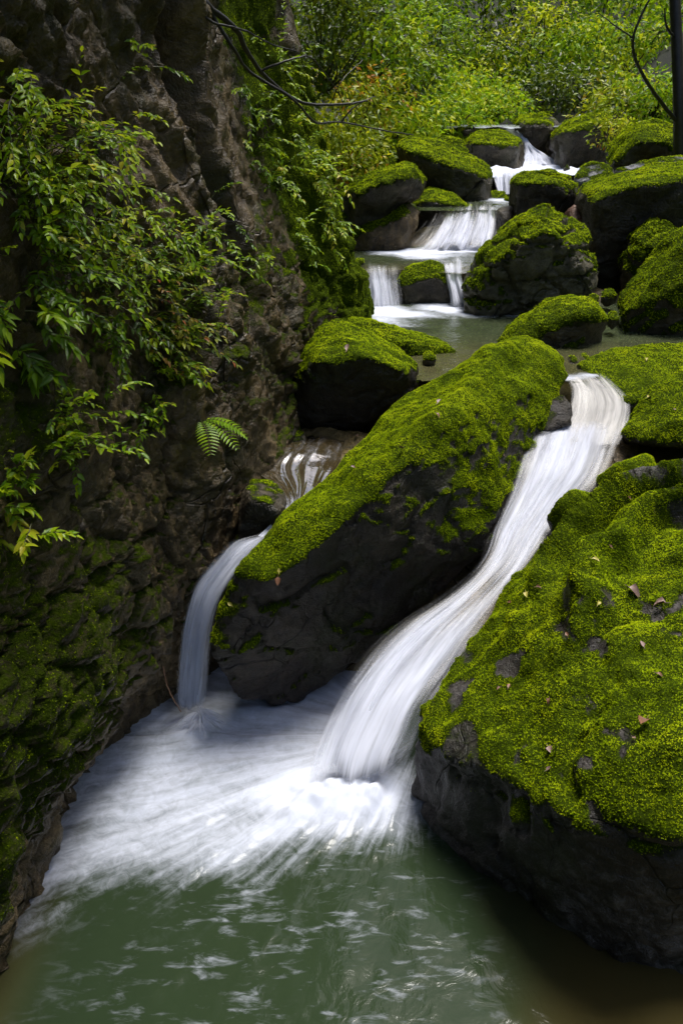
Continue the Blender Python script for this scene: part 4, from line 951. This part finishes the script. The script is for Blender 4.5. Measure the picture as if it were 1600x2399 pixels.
for i, (px, py, st, ln, lf, mt, ti, lab) in enumerate(cliff_plants):
    h = on_cliff(px, py)
    if h is None: continue
    root, nr = h; nr = norm(nr + np.array([.25, -.25, 0]))
    stem_plant('cliff_plant', lab, root - nr*.02, nr, 'plant', 'plants growing on the cliff', stems=int(st*1.75), length=ln*.80, leaf=lf*.60, mat=(M_LEAF_NEAR, M_LEAF_RED)[mt], tint=ti, seed=200+i,
               gravity=.62, up=.45, nodes=11, ratio=.48 if lf < .09 else .32, root_spread=.07)

def fern(label, px, py):
    root, nr = on_cliff(px, py); rng = np.random.default_rng(5); o = link('fern', None, None, None, tuple(root), label, 'fern')
    for k in range(4):
        d = norm(np.array([.55+.3*rng.normal(), -.35+.3*rng.normal(), .15])); p = root.copy(); pts = [p.copy()]
        for i in range(14):
            d = norm(d+np.array([0, 0, -.085])+.02*rng.normal(size=3)); p = p+d*.016; pts.append(p.copy())
        pts = np.array(pts); V, F = tube(pts, np.linspace(.0016, .0006, 15), 4)
        fr = link('frond', make_mesh('frond', V-root, F, True), M_STEM, o)
        LP, LD, LL = [], [], []
        for i in range(2, 15):
            tg = norm(pts[i]-pts[i-1]); sd = norm(np.cross(tg, np.array([0, 0, 1]))); w = .055*math.sin(math.pi*(i+1)/17)
            for s in (1, -1): LP.append(pts[i]); LD.append(norm(sd*s+tg*.35)); LL.append(max(w, .01))
        LL = np.array(LL); V, F, T = leaves(LP, LD, np.tile([0., -.2, 1.], (len(LP), 1)), LL, LL*.28, np.clip(rng.normal(.5, .08, len(LL)), 0, .9), True, .1)
        link('leaflets', make_mesh('leaflets', V-root, F, True, {'tint': T}), M_LEAF_NEAR, fr)
fern('feathery pale green fern hanging from the left cliff above the pool', 470, 985)

# ---------------------------------------------------------------- woods
def bush(name, label, px, py, Y, rx, ry, mat, nleaf=1500, lsize=.10, seed=0, cat='shrub', group='shrubs and trees behind the stream', trunk=True, clusters=None, depth=None, tint=(.5, .2), flat=.20, base=None):
    rng = np.random.default_rng(seed); c = W(px, py, Y); sc = Y/FPX*1.08; R = np.array([rx*sc, depth or max(rx, ry)*sc*.8, ry*sc])
    nc = clusters or max(8, int(nleaf/60)); d = norm(rng.normal(size=(nc, 3))); rad = .35+.65*rng.random(nc)**.5
    C = c + d*R*rad[:, None]; per = nleaf//nc
    g = base if base is not None else np.array([c[0], c[1]+.2, c[2]-R[2]*1.05])
    o = link(name, None, None, None, tuple(g), label, cat, group)
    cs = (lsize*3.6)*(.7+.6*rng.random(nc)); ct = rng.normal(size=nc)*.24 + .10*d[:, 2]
    tilt = norm(np.array([0, -.45, 1.0])+.30*rng.normal(size=(nc, 3)))
    idx = np.repeat(np.arange(nc), per); n = len(idx)
    a = rng.random(n)*2*np.pi; r = np.sqrt(rng.random(n))*cs[idx]
    X = norm(np.cross(tilt, np.array([1., .3, 0]))); Yv = np.cross(tilt, X)
    off = X[idx]*(np.cos(a)*r)[:, None] + Yv[idx]*(np.sin(a)*r)[:, None] + tilt[idx]*(rng.normal(size=n)*cs[idx]*flat)[:, None]
    P = C[idx]+off; D = norm(off + .6*rng.normal(size=(n, 3))*cs[idx][:, None] + np.array([0, 0, -.25])*cs[idx][:, None])
    U = tilt[idx] + .45*rng.normal(size=(n, 3))
    L = lsize*(.55+.7*rng.random(n)); t = np.clip(tint[0]+ct[idx]+tint[1]*rng.normal(size=n)*.6, 0, 1)
    V, F, T = leaves(P, D, U, L, L*.45, t, False, .15)
    link('crown', make_mesh('crown', V-g, F, True, {'tint': T}), mat, o)['kind'] = 'stuff'
    tb = []
    for k in range(min(nc, 14)):
        e = C[k]; m = g + (e-g)*.5 + rng.normal(size=3)*R*.10
        path = catmull(np.array([g, m, e]), 9); tb.append(tube(path, np.linspace(.0016*Y, .0004*Y, 9), 5))
    V, F = merge(tb); link('trunk', make_mesh('trunk', V-g, F, True), M_BARK, o)
    return o
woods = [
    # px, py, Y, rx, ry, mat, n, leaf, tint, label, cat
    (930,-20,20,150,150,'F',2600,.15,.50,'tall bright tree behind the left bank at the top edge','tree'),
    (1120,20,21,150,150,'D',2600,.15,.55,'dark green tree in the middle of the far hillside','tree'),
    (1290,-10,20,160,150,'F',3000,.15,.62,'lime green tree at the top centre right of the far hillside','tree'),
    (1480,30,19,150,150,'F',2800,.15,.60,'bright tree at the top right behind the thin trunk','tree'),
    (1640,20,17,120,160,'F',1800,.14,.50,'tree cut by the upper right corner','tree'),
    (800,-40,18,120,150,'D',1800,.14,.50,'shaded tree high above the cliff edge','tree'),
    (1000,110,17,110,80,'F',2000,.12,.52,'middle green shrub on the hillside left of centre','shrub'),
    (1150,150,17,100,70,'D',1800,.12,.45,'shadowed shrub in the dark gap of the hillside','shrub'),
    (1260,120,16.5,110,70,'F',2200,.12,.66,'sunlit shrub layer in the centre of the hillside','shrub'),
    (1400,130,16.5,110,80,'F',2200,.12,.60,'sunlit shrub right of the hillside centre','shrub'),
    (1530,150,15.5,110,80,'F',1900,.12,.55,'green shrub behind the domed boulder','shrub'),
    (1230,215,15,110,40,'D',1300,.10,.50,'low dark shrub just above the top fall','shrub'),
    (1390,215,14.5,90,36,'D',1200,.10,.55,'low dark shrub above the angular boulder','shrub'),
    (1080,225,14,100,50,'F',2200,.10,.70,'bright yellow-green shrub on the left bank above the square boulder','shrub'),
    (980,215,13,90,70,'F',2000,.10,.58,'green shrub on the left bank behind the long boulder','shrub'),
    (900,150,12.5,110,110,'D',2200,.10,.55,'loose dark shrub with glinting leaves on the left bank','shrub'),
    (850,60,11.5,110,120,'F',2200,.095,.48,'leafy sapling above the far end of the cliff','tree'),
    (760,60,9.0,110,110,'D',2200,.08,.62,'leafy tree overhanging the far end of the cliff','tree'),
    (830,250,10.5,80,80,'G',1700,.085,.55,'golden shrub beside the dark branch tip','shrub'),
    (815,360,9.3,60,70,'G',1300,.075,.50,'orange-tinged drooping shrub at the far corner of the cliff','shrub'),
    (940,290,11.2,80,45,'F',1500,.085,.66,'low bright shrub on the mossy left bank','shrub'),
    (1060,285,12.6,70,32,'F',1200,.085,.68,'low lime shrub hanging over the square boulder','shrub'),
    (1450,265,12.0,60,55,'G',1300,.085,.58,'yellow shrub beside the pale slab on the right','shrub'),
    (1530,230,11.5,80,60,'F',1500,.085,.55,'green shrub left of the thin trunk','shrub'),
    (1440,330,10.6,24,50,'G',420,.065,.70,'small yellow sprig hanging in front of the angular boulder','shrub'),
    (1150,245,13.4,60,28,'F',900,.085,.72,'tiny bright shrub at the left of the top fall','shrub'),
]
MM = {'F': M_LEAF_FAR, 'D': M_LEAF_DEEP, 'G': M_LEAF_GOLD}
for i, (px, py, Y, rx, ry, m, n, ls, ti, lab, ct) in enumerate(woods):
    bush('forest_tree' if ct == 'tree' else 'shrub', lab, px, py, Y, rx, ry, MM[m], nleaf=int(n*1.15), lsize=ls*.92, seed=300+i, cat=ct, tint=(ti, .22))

def branch(name, label, lines, mat=M_BARK, cat='branch'):
    root = W(*lines[0][0][:3]); o = link(name, None, None, None, tuple(root), label, cat)
    for j, (*pts, r0, r1) in enumerate([(*l[:-2], l[-2], l[-1]) for l in lines]):
        P = catmull(np.array([W(*p) for p in pts]), len(pts)*7); P = P + .004*np.stack([fbm(P*30, 2, 3+k) for k in range(3)], 1)
        V, F = tube(P, np.linspace(r0, r1, len(P)), 7); link('bough' if j == 0 else 'twig', make_mesh('bough', V-root, F, True), mat, o)
    return o
branch('overhanging_branch', 'dark bare forked branch hanging over the stream from the top left', [
    [(449,-30,4.3),(495,20,4.4),(551,66,4.5),(577,117,4.6),(612,168,4.7),(663,214,4.8),(714,242,4.9),(800,245,5.1),(860,235,5.3), .016, .005],
    [(470,-10,4.3),(495,30,4.4),(546,112,4.45),(587,168,4.6),(684,230,4.7),(740,286,4.9),(800,286,5.2),(902,306,5.5),(968,316,5.7), .010, .003],
    [(612,168,4.7),(650,150,4.7),(690,138,4.75),(724,133,4.9),(760,170,5.0),(800,230,5.1), .007, .002],
    [(449,10,4.3),(500,52,4.35),(570,70,4.5),(640,105,4.7),(700,120,4.8), .007, .002],
    [(800,286,5.2),(830,250,5.2),(880,225,5.4), .005, .002], [(780,235,5.1),(800,190,5.1),(850,140,5.3), .004, .0015]])
branch('thin_tree', 'thin dark tree trunk with a drooping bough at the right edge', [
    [(1592,400,8.6),(1590,250,8.6),(1584,100,8.7),(1578,-60,8.8),(1570,-260,8.9), .058, .045],
    [(1586,285,8.6),(1560,255,8.5),(1520,200,8.3),(1488,140,8.2),(1482,90,8.1),(1500,40,8.1),(1520,0,8.1), .020, .008],
    [(1482,90,8.1),(1440,60,8.0),(1400,30,8.0), .008, .003], [(1580,90,8.7),(1560,60,8.6),(1556,20,8.5), .015, .006]], cat='tree')
branch('twig', 'thin brown twig leaning on the cliff foot beside the left fall', [[(382,1560,3.12),(390,1600,3.1),(408,1640,3.09),(425,1668,3.09), .004, .002]], simple_mat('tan_twig', (0.12, 0.06, 0.03), (0.2, 0.11, 0.06)), cat='twig')

# ---------------------------------------------------------------- fallen leaves on the moss
def dead_leaf(label, px, py, size, mat, seed, only=None):
    h = cast(px, py)
    if h is None: return
    p, n, _, host = h; rng = np.random.default_rng(seed); n = norm(np.array(n)*.6+np.array([0, -.1, .8])); d = rng.normal(size=3); d -= d.dot(n)*n
    L = np.array([size]); V, F, T = leaves(np.zeros((1, 3)), [d], [n], L, L*(.5+.3*rng.random()), [.5], True, .35*rng.normal(), .35+.3*rng.random())
    st, sf = tube(np.array([[0, 0, 0], -norm(d)*size*.15+n*size*.05, -norm(d)*size*.35+n*size*.03]), [.0012, .001, .0008], 4)
    o = link('fallen_leaf', make_mesh('fallen_leaf', V, F, True), mat, None, tuple(np.array(p)+n*.010), label, 'leaf', 'fallen leaves on the moss')
    link('stalk', make_mesh('stalk', st, sf, True), mat, o)
R_, C_, Yl, Br, Pk = RIGHT, CENTRAL, M_DEAD_YELLOW, M_DEAD_BROWN, M_DEAD_PINK
for i, (px, py, s, m, lab) in enumerate([
    (1472,1380,.085,Pk,'large curled pinkish dead leaf on the right boulder'), (1560,1418,.07,Pk,'greyish dead leaf at the right edge of the right boulder'),
    (1382,1313,.05,Yl,'pale yellow leaf in the middle of the right boulder'), (1232,1390,.05,Yl,'thin yellow leaf near the chute on the right boulder'),
    (1255,1380,.035,Br,'brown leaf just above the thin yellow leaf by the chute'), (1190,1415,.032,Br,'orange-brown leaf closest to the chute'),
    (1396,1420,.04,Yl,'yellow-green upright leaf left of the large pink leaf'), (1505,1520,.04,Pk,'pink crumpled leaf below the large curled leaf'),
    (1535,1582,.04,Br,'brown leaf at the right in the lower moss'), (1332,1495,.03,Br,'small red leaf in the centre of the right boulder'),
    (1285,1752,.055,Pk,'pale leaf near the lower rim of the right boulder'), (1515,1690,.075,Br,'brown curled leaf lodged in the cleft at the right'),
    (1482,1732,.03,Pk,'tiny lilac leaf under the cleft'), (1190,1617,.035,Br,'brown leaf on the left lobe of the right boulder'), (1173,1614,.028,Br,'small brown leaf left of its twin on the left lobe'),
    (1287,1640,.03,Br,'dark leaf on the lower moss right of the twin leaves'), (1280,1810,.03,Pk,'small pink leaf on the rim above the pool'), (1430,1287,.03,Br,'small brown leaf high on the right boulder'),
    (1474,1172,.028,Br,'small dark red leaf near the top of the right boulder'), (1025,950,.05,Pk,'pale pink leaf at the middle of the central boulder'), (1020,972,.04,Br,'red-brown leaf under the pink leaf on the central boulder'),
    (835,1023,.05,Pk,'curled brown-pink leaf on the upper left rim of the central boulder'), (945,1055,.05,Pk,'light brown leaf on the ridge of the central boulder'), (650,1353,.055,Br,'red-brown leaf low on the central boulder near the left fall'),
    (655,1345,.03,Yl,'yellow bit beside the red-brown leaf near the left fall'), (1180,1072,.035,Pk,'pale leaf on the right flank of the central boulder'), (833,1100,.03,Pk,'small pale leaf on the left flank of the central boulder'),
    (1512,843,.045,Yl,'orange-yellow leaf on the flat right bank boulder'), (1576,962,.04,Pk,'pink leaf on the boulder with the dark hollow'), (1515,935,.05,Yl,'green-yellow leaf at the edge of the boulder with the dark hollow'),
    (812,827,.06,Pk,'pale leaf on the mossy top of the wedge-shaped boulder'), (545,1422,.035,Yl,'yellow leaf at the lowest tip of the central boulder')]):
    dead_leaf(lab, px, py, s*.68, m, 500+i)
print('tris', sum(len(o.data.polygons)*(2 if len(o.data.polygons) and o.data.polygons[0].loop_total == 4 else 1) for o in scene.objects if o.type == 'MESH'))
